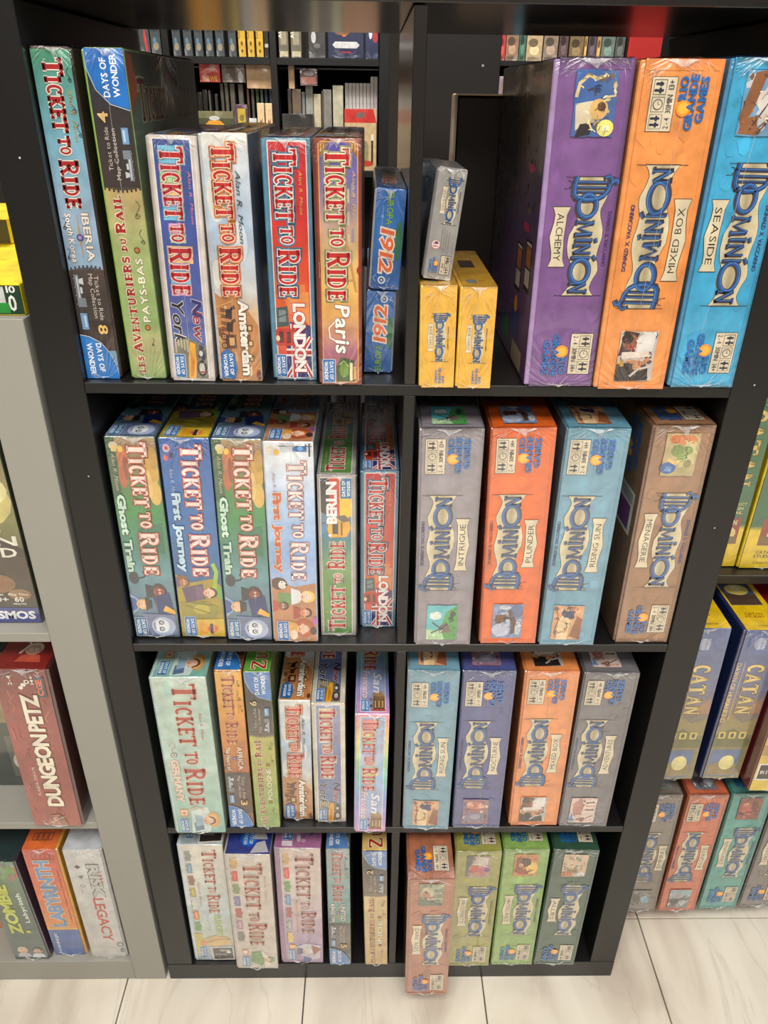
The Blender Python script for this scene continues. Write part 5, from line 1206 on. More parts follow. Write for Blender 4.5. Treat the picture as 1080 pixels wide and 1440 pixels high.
# ------------------------------------------------------------ bottom shelf, left
def wagons(A, u, v0, v1, w, cols):
    A.part('wagon_print'); n = len(cols); L = (v0-v1)/n
    A.line([(u-1.4, v0), (u-1.4, v1)], .5, (120, 112, 104))
    for i, c in enumerate(cols):
        a = v0-i*L; b = a-L*.82
        A.rect(u, b, u+w, a, c)
        if i % 2: A.rect(u+w*.3, b+L*.16, u+w*.7, a-L*.16, tuple(min(255, int(x*1.25)) for x in c))
        else: A.rect(u+w, b+L*.3, u+w*1.2, a-L*.3, c)
        for q in (.2, .6): A.ell(u-.6, a-L*q, 1.3, 1.3, (90, 84, 80), 8)
def europe(A):
    k = A.w/70.3
    A.part('cover_print'); A.grad(.4, A.w-.4, [(1, (176, 190, 196)), (60, (196, 200, 186)), (130, (190, 206, 208)), (200, (208, 212, 204)), (A.h-1, (222, 214, 200))]); A.rect(.6, 1, 6*k, A.h-1, (206, 220, 226))
    wagons(A, 11*k, 284, 78, 8*k, [(130, 140, 132), (110, 150, 170), (150, 96, 76), (176, 160, 70), (206, 206, 196), (206, 130, 70), (110, 160, 90)])
    A.part('picture_print'); A.poly([(6*k, 76), (20*k, 76), (18*k, 46), (14*k, 20), (8*k, 16)], (206, 186, 90)); A.poly([(20*k, 60), (40*k, 70), (60*k, 66), (68*k, 46), (40*k, 40), (22*k, 44)], (214, 180, 120)); A.line([(24*k, 50), (44*k, 60), (66*k, 60)], 2, (180, 130, 80)); A.rrect(15*k, 44, 25*k, 56, 1, (214, 140, 110))
    A.part('title_lettering')
    A.slab([('TICKET', 0, 82, 22*k, 16*k, 0), ('TO', 88, 104, 12*k, 12*k, 3), ('RIDE', 108, 156, 20*k, 16*k, 0)], 37*k, 286, -90, [(1.0, (232, 226, 214)), (0, (176, 84, 60))])
    A.part('subtitle_lettering'); A.text('EUROPE', 43*k, 124, 54, 11*k, -90, (160, 184, 90), 'b', out=(214, 220, 190)); A.text('Alan R. Moon', 24*k, 210, 60, 3.4, -90, (206, 150, 130), 'n', slant=.25); A.line([(34*k, 126), (31*k, 110), (35*k, 96), (32*k, 84)], .5, (150, 156, 160))
    dow_plate(A, 12*k, 10, 24*k, 40, (90, 134, 180))
    A.part('price_sticker'); A.poly([(31*k, 38), (68*k, 39.5), (69*k, 4), (33*k, 1.5)], (232, 228, 220)); A.poly([(33*k, 35.5), (66.5*k, 37), (67.2*k, 6.5), (34.6*k, 4.5)], (58, 52, 48)); A.text('NOW', 46*k, 26, 16, 5, 0, (226, 222, 216), 'b'); A.ell(60*k, 24, 4, 3, (226, 222, 216)); A.text('IN STOCK', 38*k, 16, 18, 3.6, 0, (200, 196, 190), 'b')
spine('europe', 'cream and pale blue train game box with black sticker, leftmost on the bottom shelf', (206, 210, 206), europe, tray=(200, 214, 220), strip_mm=3, filmy=False)
def ttrbig(A):
    k = A.w/70.4
    A.part('cover_print'); A.grad(.4, A.w-.4, [(1, (196, 186, 172)), (100, (208, 196, 186)), (A.h-1, (206, 196, 184))]); A.rect(.6, 1, 5*k, A.h-1, (190, 182, 176))
    wagons(A, 9.5*k, 286, 72, 9*k, [(206, 160, 90), (200, 70, 60), (126, 144, 90), (110, 116, 156), (170, 80, 70), (166, 130, 150), (120, 120, 110)])
    A.part('picture_print'); A.poly([(28*k, 46), (46*k, 50), (52*k, 26), (44*k, 8), (26*k, 20)], (110, 150, 90)); A.poly([(44*k, 52), (54*k, 40), (58*k, 12), (50*k, 4)], (226, 216, 206)); figure(A, 54*k, 26, 6.6*k, (232, 180, 150), (140, 90, 60), (120, 156, 100), -90, hat=(120, 156, 90))
    A.rrect(13*k, 40, 23*k, 54, 1, (206, 150, 120)); A.rect(15*k, 43, 21*k, 51, (232, 208, 186))
    A.part('title_lettering')
    A.slab([('TICKET', 0, 112, 30*k, 23*k, 0), ('TO', 121, 144, 16*k, 16*k, 3), ('RIDE', 149, 208, 30*k, 23*k, 0)], 27.5*k, 274, -90, [(1.0, (226, 214, 200)), (0, (166, 78, 58))])
    A.part('subtitle_lettering'); A.text('Alan R. Moon', 58*k, 246, 60, 4, -90, (206, 176, 120), 'n', slant=.25)
    dow_plate(A, 11*k, 6, 25*k, 35, (96, 134, 176))
def blue_top(A):
    A.part('cover_print'); A.grad(.4, A.w-.4, [(.5, (60, 70, 140)), (40, (40, 60, 140)), (A.h-1, (30, 40, 90))])
    A.part('picture_print'); A.ell(A.w*.5, 30, 14, 18, (30, 90, 190)); A.ell(A.w*.5, 30, 11, 15, (46, 120, 214)); figure(A, A.w*.74, 44, 8, (150, 96, 66), (60, 36, 34), (200, 196, 200), 0); A.poly([(40, 2), (68, 4), (60, 24), (48, 20)], (196, 190, 196))
    A.text('DAYS OF', A.w*.52, 44, 26, 5, -90, (200, 220, 240), 'b'); A.text('WONDER', A.w*.40, 44, 28, 5, -90, (200, 220, 240), 'b')
def sp_t(key, label, col, art, topart, seam=None, **kw):
    root, dims, m = box(key, label, col, **kw)
    A = Art(root, dims, 'front', m); art(A); A.end()
    A = Art(root, dims, 'top', m); topart(A); A.end()
    film(root, dims, hash_(key), seam=seam); clean(root)
sp_t('ttr', 'beige train game box jutting over the plinth, second from left on the bottom shelf', (204, 194, 182), ttrbig, blue_top, tray=(190, 182, 172), strip_mm=3, seam=(.5, .52))
def nordic(A):
    k = A.w/71.5
    A.part('cover_print'); A.grad(.4, A.w-.4, [(1, (160, 130, 160)), (60, (176, 150, 180)), (140, (200, 180, 190)), (200, (214, 200, 190)), (A.h-1, (206, 184, 176))]); A.rect(.6, 1, 9*k, A.h-1, (150, 112, 146))
    wagons(A, 14*k, 284, 52, 8*k, [(206, 160, 100), (206, 80, 74), (110, 156, 96), (110, 140, 176), (176, 90, 90), (150, 150, 150), (226, 196, 100)])
    A.part('picture_print'); A.poly([(26*k, 46), (44*k, 56), (68*k, 50), (66*k, 14), (40*k, 6)], (196, 190, 200)); A.poly([(52*k, 52), (69*k, 40), (56*k, 22)], (150, 90, 66)); figure(A, 44*k, 34, 7*k, (214, 206, 200), (226, 224, 224), (90, 90, 120), -90); A.poly([(38*k, 20), (52*k, 14), (50*k, 4), (38*k, 4)], (70, 90, 150)); A.rrect(16*k, 40, 26*k, 52, 1, (226, 180, 110))
    A.part('title_lettering')
    A.slab([('TICKET', 0, 108, 29*k, 22*k, 0), ('TO', 116, 136, 14*k, 14*k, 6), ('RIDE', 142, 200, 24*k, 20*k, 6)], 32*k, 283, -90, [(1.2, (226, 210, 200)), (0, (150, 70, 66))])
    A.part('subtitle_lettering'); A.text('Nordic Countries', 29*k, 170, 84, 5, -90, (226, 170, 120), 'b', slant=.1)
    dow_plate(A, 13*k, 8, 26*k, 39, (90, 124, 176))
def nordic_top(A):
    A.part('cover_print'); A.grad(.4, A.w-.4, [(.5, (170, 110, 150)), (60, (150, 90, 140)), (A.h-1, (80, 50, 80))])
    dow_plate(A, 12, 14, 28, 40, (50, 110, 170))
    A.part('picture_print')
    rnd = random.Random(7)
    for i in range(14): A.ell(rnd.uniform(32, 66), rnd.uniform(8, 90), rnd.uniform(2, 6), rnd.uniform(3, 8), rnd.choice(((120, 90, 140), (200, 190, 206), (90, 80, 120), (206, 150, 170))))
    A.rect(12, 3, 28, 12, (226, 214, 220))
sp_t('nordic', 'lilac train game box, third from left on the bottom shelf', (186, 160, 180), nordic, nordic_top, tray=(160, 124, 156), strip_mm=3, seam=(.5, .5))
spine('uk', 'slim teal map expansion box with the number 5, bottom shelf', (110, 130, 130), mapcol_down([(2, (110, 100, 90)), (112, (90, 140, 126)), (180, (110, 160, 160)), (298, (150, 160, 160))], None, ('UNITED', 'KINGDOM'), 5, fill=(176, 70, 62), out=(216, 206, 196), trim=(110, 100, 90), dowc=(90, 134, 190)), tray=(120, 124, 124), strip_mm=1.2)
sp_up('india', 'slim sand-coloured map expansion box beside the divider, bottom shelf', (214, 184, 130), mapcol_up([(2, (206, 172, 112)), (100, (214, 184, 124)), (192, (222, 196, 140))], 'INDE', 2, fill=(160, 66, 56), out=(232, 214, 170), trim=(120, 104, 88), dowc=(84, 130, 190)), (226, 190, 110), (176, 44, 36), tray=(196, 166, 118), strip_mm=1.2)

# ------------------------------------------------------------ grey unit
def petz(A):
    A.part('cover_print'); A.grad(.4, A.w-.4, [(1, (166, 80, 66)), (100, (150, 62, 52)), (200, (158, 64, 54)), (A.h-1, (110, 36, 34))])
    rnd = random.Random(9)
    for i in range(30): 
        u, v = rnd.uniform(4, 60), rnd.uniform(10, 280); A.line([(u, v), (u+rnd.uniform(-4, 6), v+rnd.uniform(6, 14)), (u+rnd.uniform(-4, 8), v+rnd.uniform(14, 22))], rnd.uniform(.8, 2.4), rnd.choice(((176, 84, 66), (132, 48, 42), (190, 100, 76))))
    A.part('title_lettering')
    for t, a, L in (('DUNGEON', 44, 138), ('PETZ', 190, 62)): A.text(t, 49, a, L, 20, 90, (240, 230, 206), 'x', out=(84, 28, 26), sp=.06)
    A.part('author_lettering'); A.text('VLAADA CHVATIL', 22, 64, 58, 4, 90, (226, 206, 186), 'b')
    A.part('icon_print')
    A.text('2-4', 22, 270, 16, 5, 90, (236, 226, 210), 'b'); A.ell(32, 266, 3, 3, (236, 226, 210)); A.ell(36, 271, 3.6, 3, (236, 226, 210)); A.ell(41, 276, 3.6, 3.6, (236, 226, 210)); A.ell(41, 276, 2, 2, (120, 40, 36)); A.text('14+', 50, 272, 14, 4, 90, (236, 226, 210), 'b')
    A.rect(52, 250, 64, 284, (28, 48, 62)); A.text('CGE', 60, 253, 26, 7, 90, (226, 96, 60), 'x')
    A.part('picture_print'); A.poly([(20, 4), (50, 4), (46, 18), (40, 26), (28, 24)], (176, 120, 96)); figure(A, 33, 16, 5, (196, 130, 100), (90, 40, 36), (110, 60, 50), 90, eyes=True); A.ell(43, 10, 4, 5, (150, 96, 80)); A.line([(26, 8), (48, 22)], 1.4, (206, 190, 160))
def petz_top(A):
    A.part('cover_print'); A.rect(.4, .4, A.w-.4, A.h-.4, (128, 26, 24)); A.part('picture_print'); figure(A, 40, 38, 11, (190, 150, 130), (206, 196, 180), (190, 80, 60), 0); A.rect(22, 96, 60, 190, (180, 140, 90))
    A.line([(24, 30), (32, 50), (24, 60)], 3, (226, 214, 200))
sp_t('petz', 'red game box with large cream letters standing in the grey unit', (130, 40, 36), petz, petz_top, tray=(70, 24, 22), side='R', strip_mm=4, seam=None)
def side_dark(c, words=None):
    def ex(root, dims, m):
        A = Art(root, dims, 'right', m); A.part('back_print'); A.rect(2, 2, A.w-2, A.h-2, c)
        if words:
            for i in range(10): A.text('wool and bones and eggs', 10, A.h-60-i*6, 70, 2.4, 0, words)
        A.end()
    return ex
def zombie(A):
    A.part('cover_print'); A.grad(.4, A.w-.4, [(1, (84, 104, 104)), (120, (70, 92, 84)), (200, (90, 120, 84)), (A.h-1, (110, 136, 110))])
    A.part('picture_print'); A.poly([(30, 206), (56, 226), (56, 244), (34, 236)], (110, 150, 84)); A.line([(8, 226), (30, 214), (54, 232)], 3, (110, 160, 90)); A.ell(46, 214, 6, 9, (150, 110, 90)); A.rect(54, 214, 59, 240, (196, 40, 44))
    A.part('title_lettering'); A.text('ZOMBIE', 30, 72, 124, 18, 90, (196, 206, 70), 'x', out=(50, 70, 40), sp=.05); A.text('Labyrinth', 48, 100, 74, 7, 90, (226, 232, 226), 'b')
    A.part('picture_print'); figure(A, 18, 24, 8, (226, 180, 150), (214, 200, 180), (190, 190, 196), 0); figure(A, 42, 22, 8, (196, 150, 130), (80, 60, 60), (206, 214, 220), 0); A.ell(40, 76, 4, 4, (196, 200, 80)); A.rect(.6, .6, A.w-.6, 5, (60, 70, 76))
sp_t('zombie', 'dark green game box with yellow-green letters, bottom shelf of the grey unit', (54, 74, 76), zombie, lambda A: (A.part('cover_print'), A.rect(.4, .4, A.w-.4, A.h-.4, (26, 52, 54))), tray=(50, 50, 70), side='R', strip_mm=3)
def labyr(A):
    A.part('cover_print'); A.grad(.4, A.w-.4, [(70, (232, 150, 70)), (150, (222, 110, 62)), (A.h-1, (206, 66, 46))]); A.rect(.6, .6, A.w-.6, 70, (70, 104, 170)); A.rect(.6, 70, A.w-.6, 74, (232, 176, 80))
    A.part('picture_print')
    for i in range(5): A.frame(12+i*7, A.h-24, 18+i*7, A.h-10, 1, (120, 60, 50))
    A.part('title_lettering'); A.text('LABYRINTH', 34, 80, 164, 21, 90, (110, 150, 196), 'x', out=(236, 206, 150), sp=.04); A.text('A Race for Treasures in a Moving Maze', 46, 90, 130, 3, 90, (110, 50, 40), 'n')
    A.part('publisher_logo'); A.text('Ravensburger', 13, 6, 56, 5.4, 90, (226, 232, 244), 'b')
sp_t('labyr', 'orange and blue maze game box, bottom shelf of the grey unit', (206, 96, 56), labyr, lambda A: (A.part('cover_print'), A.grad(.4, A.w-.4, [(.5, (226, 110, 50)), (A.h-1, (190, 60, 40))]), A.part('picture_print'), [A.frame(10+i*8, 16, 17+i*8, 30, 1.2, (90, 50, 40)) for i in range(4)]), tray=(214, 160, 60), side='R', strip_mm=4)
def risk(A):
    A.part('cover_print'); A.grad(.4, A.w-.4, [(1, (196, 194, 190)), (A.h-1, (206, 206, 204))])
    A.part('title_lettering'); A.text('RISK', 31, 238, 76, 16, -90, (190, 192, 190), 'x', out=(60, 60, 60), sp=.04); A.text('LEGACY', 27, 158, 112, 16, -90, (190, 66, 54), 'b', slant=.0, sp=.05)
    A.part('icon_print'); A.poly([(11, 236), (16, 241), (21, 236), (16, 231)], (90, 60, 60)); A.poly([(13, 214), (22, 216), (18, 206)], (120, 120, 120)); A.ell(17, 190, 4.4, 4.4, (150, 150, 150)); A.ell(17, 190, 3, 3, (196, 196, 190)); A.text('15+', 12, 180, 10, 3, -90, (190, 80, 70))
    for v in (222, 214, 206, 198): A.line([(46, v), (52, v+3)], 1.2, (180, 50, 46)); A.line([(44, v), (50, v-2)], .8, (180, 50, 46))
    A.ell(52, 36, 5, 6, (60, 60, 64)); A.ell(52, 36, 3, 3.6, (206, 206, 204)); A.rect(50, 14, 56, 24, (120, 120, 120)); A.ell(54, 26, 1.6, 1.6, (70, 70, 74))
sp_t('risk', 'white game box with red hand lettering beside the orange maze box, grey unit', (200, 200, 198), risk, lambda A: (A.part('cover_print'), A.rect(.4, .4, A.w-.4, A.h-.4, (196, 200, 206))), tray=(190, 190, 190), side='R', strip_mm=3)
# face-on mystery box
rb = empty('board_game_box', (-.3665, .022, .7485), (0, 0, 0), 'face-on green and gold mystery game box on the upper shelf of the grey unit', 'game box')
DR = (.291, .07, .293)
rbox('tray', .002, .289, .02, .07, .001, .292, PRINT_W, rb, .0015, (40, 44, 38)); rbox('lid', 0, .291, 0, .055, 0, .293, PRINT_W, rb, .0015, (60, 66, 46))
A = Art(rb, DR, 'front', PRINT_W); A.part('cover_print'); A.grad(.5, A.w-.5, [(1, (40, 44, 40)), (90, (70, 70, 44)), (150, (130, 130, 70)), (200, (150, 140, 90)), (A.h-1, (60, 50, 40))])
A.part('picture_print'); A.ell(250, 176, 40, 36, (214, 200, 120)); A.ell(262, 190, 26, 20, (236, 226, 160)); A.poly([(200, 30), (290, 30), (290, 110), (262, 130), (230, 110)], (60, 48, 36)); A.poly([(225, 100), (250, 160), (240, 180), (215, 140)], (96, 84, 50)); A.ell(254, 226, 18, 24, (96, 60, 44)); A.ell(248, 60, 22, 14, (140, 100, 64)); A.ell(272, 44, 14, 8, (150, 110, 70)); A.poly([(262, 126), (290, 108), (290, 96), (266, 110)], (40, 30, 26))
A.part('title_lettering'); A.text('ROBIN', 175, 115.5, 109, 12.5, 0, (236, 232, 216), 'b'); A.text('HOOD', 196, 99, 85, 12.5, 0, (236, 232, 216), 'b'); A.text('THE ADVENTURES OF', 200, 133, 70, 4, 0, (214, 206, 176), 'n')
A.part('info_print'); A.text('2-4', 206, 34, 12, 6, 0, (232, 230, 220), 'b'); A.text('10+', 238, 33, 18, 7, 0, (232, 230, 220), 'b'); A.text('60', 264, 33, 11, 7, 0, (232, 230, 220), 'b'); A.text('Ages', 241, 42.5, 10, 3.4, 0, (232, 230, 220), 'b'); A.text('Play Time', 258, 42.5, 24, 3.4, 0, (232, 230, 220), 'b'); A.text('MINUTES', 261, 28.5, 16, 2.4, 0, (232, 230, 220), 'b')
A.part('publisher_logo'); A.rect(150, 1, 290, 24, (50, 62, 140)); A.text('KOSMOS', 210, 7, 74, 11, 0, (240, 242, 246), 'x'); A.end()
film(rb, (DR[0], DR[1], DR[2]), 55)
# boxes standing further in on the grey unit's lower shelves
def plainbox(name, label, cat, x0, x1, y0, y1, z0, z1, col, fronts=(), group=None, wrap=True, lid=True):
    m = PRINT_W if wrap else PRINT_P
    z0 += .0003; z1 += .0003
    root = empty(name, (x0, y0, z0), label=label, cat=cat, group=group)
    w, d, h = x1-x0, y1-y0, z1-z0
    rbox('lid', 0, w, 0, d, h*.0+0, h, m, root, .001, col)
    if fronts:
        A = Art(root, (w, d, h), 'front', m); A.part('front_print')
        for f in fronts:
            if f[0] == 'r': A.rect(f[1]*A.w, f[2]*A.h, f[3]*A.w, f[4]*A.h, f[5])
            elif f[0] == 'e': A.ell(f[1]*A.w, f[2]*A.h, f[3]*A.w, f[4]*A.h, f[5])
            elif f[0] == 't': A.text(f[1], f[2]*A.w, f[3]*A.h, f[4]*A.h if f[6] else f[4]*A.w, f[5]*(A.w if f[6] else A.h), f[6], f[7], f[8] if len(f) > 8 else 'n')
            elif f[0] == 'p': A.poly([(a*A.w, b*A.h) for a, b in f[1]], f[2])
        A.end()
    return root
plainbox('board_game_box', 'dark green box standing back at the left of the red one in the grey unit', 'game box', -.235, -.168, .07, .34, .398, .66, (38, 52, 48), (('r', .5, .08, .9, .4, (90, 92, 80)), ('e', .7, .2, .14, .06, (200, 196, 180)), ('r', .3, .5, .95, .8, (150, 130, 84))))
plainbox('board_game_box', 'orange box mostly cut off at the left picture edge, bottom shelf of the grey unit', 'game box', -.33, -.262, .06, .34, .052, .30, (214, 120, 60), (('r', .5, .05, .95, .3, (230, 140, 70)), ('e', .7, .16, .12, .05, (60, 90, 170)), ('r', .5, .35, .95, .7, (190, 120, 170))))
# things standing on top of the grey unit
cb = plainbox('card_game_box', 'yellow-topped card game box with a green and black side, lying on the grey unit', 'card box', -.15, -.0085, .012, .37, 1.143, 1.175, (244, 220, 10), (('r', .0, .04, 1, .94, (24, 60, 36)), ('r', .66, .3, .88, .9, (196, 200, 196)), ('e', .77, .62, .06, .22, (90, 96, 92)), ('r', .72, .08, .9, .4, (40, 150, 60)), ('t', '0', .90, .16, .05, .46, 0, (236, 240, 236), 'b'), ('t', '10', .90, .72, .06, .2, 0, (236, 240, 236), 'b'), ('r', .5, .1, .68, .5, (40, 120, 170))), wrap=False)
yb_ = plainbox('card_game_box', 'second yellow card box with a dark brown side, on top of the yellow-topped one', 'card box', -.235, -.104, .226, .372, 1.1756, 1.205, (240, 208, 20), (('r', 0, .02, 1, .97, (66, 56, 34)),), wrap=False)
A = Art(yb_, (.131, .146, .0294), 'top', PRINT_P); A.part('top_print'); A.frame(70, 20, 122, 120, .8, (150, 120, 20)); A.line([(80, 60), (116, 66)], 1.2, (150, 120, 20)); A.line([(96, 30), (96, 90)], .8, (150, 120, 20)); A.end()

# ------------------------------------------------------------ right unit
def deck2(key, label, bg, title, rot, pic, **kw):
    spine(key, label, bg, deckbox(bg, title, rot, pic, 0, **kw), tray=tuple(int(c*.8) for c in bg), strip_mm=2)
deck2('r1', 'grey-brown deck-building box half hidden by the tall black side panel, right unit', (128, 116, 104), 'EMPIRES', 90, pic_emp)
deck2('r2', 'coral orange deck-building box standing low in the right unit', (206, 108, 72), 'REGNITE', 90, pic_reg)
deck2('r3', 'turquoise deck-building box standing low in the right unit', (80, 158, 148), 'RENAISSANCE', -90, pic_ren)
DIM['r4'] = (1.0225, .1005, .0412, -.0155, 0, .071, .303)
deck2('r4', 'grey deck-building box cut by the right picture edge, low in the right unit', (124, 116, 112), 'ADVENTURES', -90, pic_adv)
def catan(A):
    A.part('cover_print'); A.grad(.4, A.w-.4, [(1, (130, 124, 80)), (70, (140, 130, 90)), (110, (120, 116, 100)), (150, (140, 120, 110)), (190, (110, 116, 150)), (A.h-1, (84, 104, 156))])
    A.part('picture_print'); A.poly([(2, 110), (20, 140), (40, 120), (62, 130), (62, 96), (2, 90)], (156, 140, 90)); A.poly([(40, 150), (60, 170), (62, 140), (46, 140)], (170, 130, 100)); A.poly([(2, 96), (30, 110), (62, 84), (62, 70), (2, 70)], (110, 110, 60))
    A.rect(8, 6, 54, 64, (96, 116, 160)); A.poly([(9, 8), (53, 8), (53, 30), (34, 44), (9, 30)], (150, 130, 80)); A.ell(36, 36, 12, 16, (240, 226, 150))
    A.part('title_lettering'); A.slab([('CATAN', 0, 98, 25, 25, 0)], 23, 236, -90, [(1.0, (110, 90, 50)), (0, (232, 204, 130))]); A.line([(17, 240), (17, 128)], .8, (226, 200, 140)); A.text('DAWN OF HUMANKIND', 5, 238, 116, 7, -90, (226, 196, 120), 'b')
    A.part('icon_print')
    for i in range(3): A.rrect(10+i*16, 88, 21+i*16, 102, 2, (222, 196, 90)); A.rect(13+i*16, 91, 18+i*16, 99, (60, 70, 90))
    A.part('publisher_logo'); A.ell(30, 274, 9, 11, (150, 160, 190)); A.text('CATAN', 34, 284, 20, 4, -90, (206, 210, 226), 'b'); A.text('STUDIO', 27, 284, 20, 4, -90, (206, 210, 226), 'b'); A.text('CN3206', 12, 284, 16, 3, -90, (60, 70, 100))
def catan_top(A):
    A.part('cover_print'); A.rect(.4, .4, A.w-.4, A.h-.4, (236, 196, 20)); A.rect(8, 60, A.w-8, 126, (84, 92, 120)); A.poly([(9, 61), (A.w-9, 61), (A.w-9, 86), (9, 90)], (84, 64, 50)); A.ell(A.w*.5, 100, 18, 14, (240, 220, 120)); A.ell(A.w*.5, 104, 8, 7, (250, 244, 190))
    A.part('publisher_logo'); A.text('CATAN', 18, 36, 26, 5, 0, (150, 80, 20), 'b'); A.text('STUDIO', 16, 29, 28, 5, 0, (150, 80, 20), 'b'); A.text('CN3206', 26, 8, 22, 4, 0, (60, 40, 20))
sp_t('k1', 'blue and yellow settlers game box half hidden by the tall black side panel, right unit', (60, 74, 120), catan, catan_top, tray=(30, 44, 90), strip_mm=4)
sp_t('k2', 'blue and yellow settlers game box with full spine in view, right unit', (60, 74, 120), catan, catan_top, tray=(30, 44, 90), strip_mm=5)
DIM['k3'] = (.9405, .066, .3865, 0, 0, .075, .285)
def travel(A):
    A.part('cover_print'); A.grad(.4, A.w-.4, [(1, (226, 196, 60)), (120, (214, 180, 80)), (150, (150, 50, 36)), (A.h-1, (120, 30, 30))])
    A.part('picture_print'); A.ell(38, 96, 26, 26, (236, 220, 130)); A.poly([(2, 100), (70, 90), (70, 70), (2, 78)], (180, 150, 70))
    A.part('title_lettering'); A.text('TRADE', 6, 188, 60, 9, 0, (236, 200, 110), 'b'); A.text('BUILD', 6, 172, 60, 9, 0, (236, 200, 110), 'b'); A.text('SETTLE', 6, 156, 60, 9, 0, (236, 200, 110), 'b')
    A.part('price_sticker'); A.rect(4, 24, 66, 60, (232, 228, 220)); A.rect(7, 27, 63, 57, (30, 28, 28)); A.text('IN STOCK NOW', 10, 38, 50, 7, 0, (232, 228, 220), 'b')
sp_t('k3', 'red and yellow game box with black sticker at the right picture edge', (150, 40, 34), travel, lambda A: (A.part('cover_print'), A.rect(.4, .4, A.w-.4, A.h-.4, (130, 20, 22))), tray=(110, 26, 24), strip_mm=2)
def green(A):
    A.part('cover_print'); A.grad(.4, A.w-.4, [(1, (236, 200, 30)), (64, (240, 206, 30)), (72, (30, 104, 66)), (A.h-1, (34, 112, 60))])
    A.part('picture_print'); A.rect(20, 40, 66, 84, (150, 50, 36)); A.ell(46, 58, 16, 12, (240, 210, 130)); A.poly([(21, 41), (65, 41), (65, 52), (21, 56)], (120, 90, 50)); A.text('CATAN', 30, 72, 30, 8, 0, (240, 226, 180), 'b')
    A.part('publisher_logo'); A.text('CATAN', 22, 26, 26, 5, 0, (90, 60, 20), 'b'); A.text('STUDIO', 20, 19, 30, 5, 0, (90, 60, 20), 'b'); A.text('CN3078', 22, 8, 26, 4, 0, (60, 40, 20))
    A.part('title_lettering'); A.slab([('CATAN', 0, 116, 24, 24, 0)], 40, 250, -90, [(1.0, (60, 80, 40)), (0, (230, 200, 100))])
    A.part('small_print'); A.text('PRODUCT', 38, 104, 30, 4.4, 0, (226, 206, 110), 'b'); A.text('DESIGN', 38, 97, 26, 4.4, 0, (226, 206, 110), 'b'); A.text('DETAIL', 38, 90, 26, 4.4, 0, (226, 206, 110), 'b')
spine('k4', 'green and yellow box next to the black side panel, upper shelf of right unit', (40, 100, 60), green, tray=(240, 206, 30), strip_mm=3, top=False)
spine('k5', 'green and yellow box cut by the right picture edge, upper shelf of right unit', (40, 100, 60), green, tray=(240, 206, 30), strip_mm=3, top=False)

# ------------------------------------------------------------ boxes seen through the back of the second shelf
for i, c in enumerate(((120, 84, 66), (104, 66, 56), (130, 90, 70), (112, 58, 48), (96, 70, 62))):
    plainbox('board_game_box', ('brown', 'dark brown', 'tan brown', 'reddish brown', 'grey-brown')[i]+' box glimpsed through the open back behind the city boxes', 'game box', .275+i*.024, .298+i*.024, .43, .62, .7305, 1.02, c, (('r', .1, .86, .9, .98, tuple(int(x*1.25) for x in c)),))

# ------------------------------------------------------------ shop beyond, seen through the top compartments
fu = empty('bookcase', (0, 2.2, 0), label='black bookcase across the aisle, seen through the top left compartment', cat='bookcase')
for x0, x1 in ((-.70, -.665), (-.356, -.334), (.0, .022), (.366, .40)): board('side_panel', x0, x1, 0, .38, 0, 2.1, BLACK, fu)
for a, b in ((-.6648, -.3562), (-.3338, -.0002), (.0222, .3658)):
    for z in (.03, .38, .74, 1.10, 1.444, 1.80, 2.1): board('shelf_board', a, b, 0, .38, z-.02, z, BLACK, fu)
    board('back_board', a, b, .372, .379, .03, 1.42, DARK, fu)
def bk(label, x0, x1, z0, z1, col, cat='book', name='book', group=None, y0=2.205, d=.2, fronts=()):
    return plainbox(name, label, cat, x0, x1, y0, y0+d, z0, z1, col, fronts, group=group)
spell = (('r', .15, .35, .85, .95, (44, 50, 54)), ('t', 'SPELL', .32, .55, .36, .38, 90, (206, 210, 206), 'x'), ('e', .5, .14, .3, .06, (150, 140, 120)), ('e', .4, .22, .18, .05, (90, 120, 140)))
SG_ = 'dark grey card game boxes across the aisle'
for i, (a, b) in enumerate(((-.321, -.295), (-.284, -.257), (-.248, -.222), (-.213, -.187), (-.178, -.151), (-.136, -.111))):
    bk('dark grey card game box across the aisle, '+('first', 'second', 'third', 'fourth', 'fifth', 'last')[i]+' of six right of the upright', a, b, 1.4445, 1.64, (66, 72, 76), 'card box', 'card_game_box', SG_, fronts=spell)
bk('dark box with a red stripe, far left of the row across the aisle', -.429+.072, -.394+.038, 1.4445, 1.64, (70, 70, 72), 'card box', 'card_game_box', fronts=()) if False else None
for a, b, lab, st in ((-.43, -.397, 'dark grey card box with a red stripe across the aisle, left of the bookcase upright', (('p', [(.45, .3), (.6, .42), (.8, .1), (.62, .0)], (206, 60, 60)),)), (-.393, -.360, 'dark grey card box next to the bookcase upright across the aisle', spell)):
    bk(lab, a, b, 1.4445, 1.64, (70, 76, 76), 'card box', 'card_game_box', fronts=st)
GG = 'golden yellow boxes across the aisle'
for nq, (a, b) in zip(('left', 'middle', 'right'), ((-.103, -.080), (-.073, -.051), (-.044, -.021))):
    bk(nq+' one of three golden yellow slim boxes across the aisle', a, b, 1.4445, 1.62, (206, 166, 56), 'card box', 'card_game_box', GG, fronts=(('t', 'GOLD', .3, .3, .3, .35, 90, (110, 76, 20), 'b'), ('e', .5, .22, .16, .04, (110, 76, 20)), ('e', .5, .1, .16, .03, (110, 76, 20))))
bk('black box with small white print right of the golden ones across the aisle', -.017, -.003, 1.4445, 1.62, (34, 32, 32), fronts=(('r', .1, .16, .9, .22, (180, 180, 176)),))
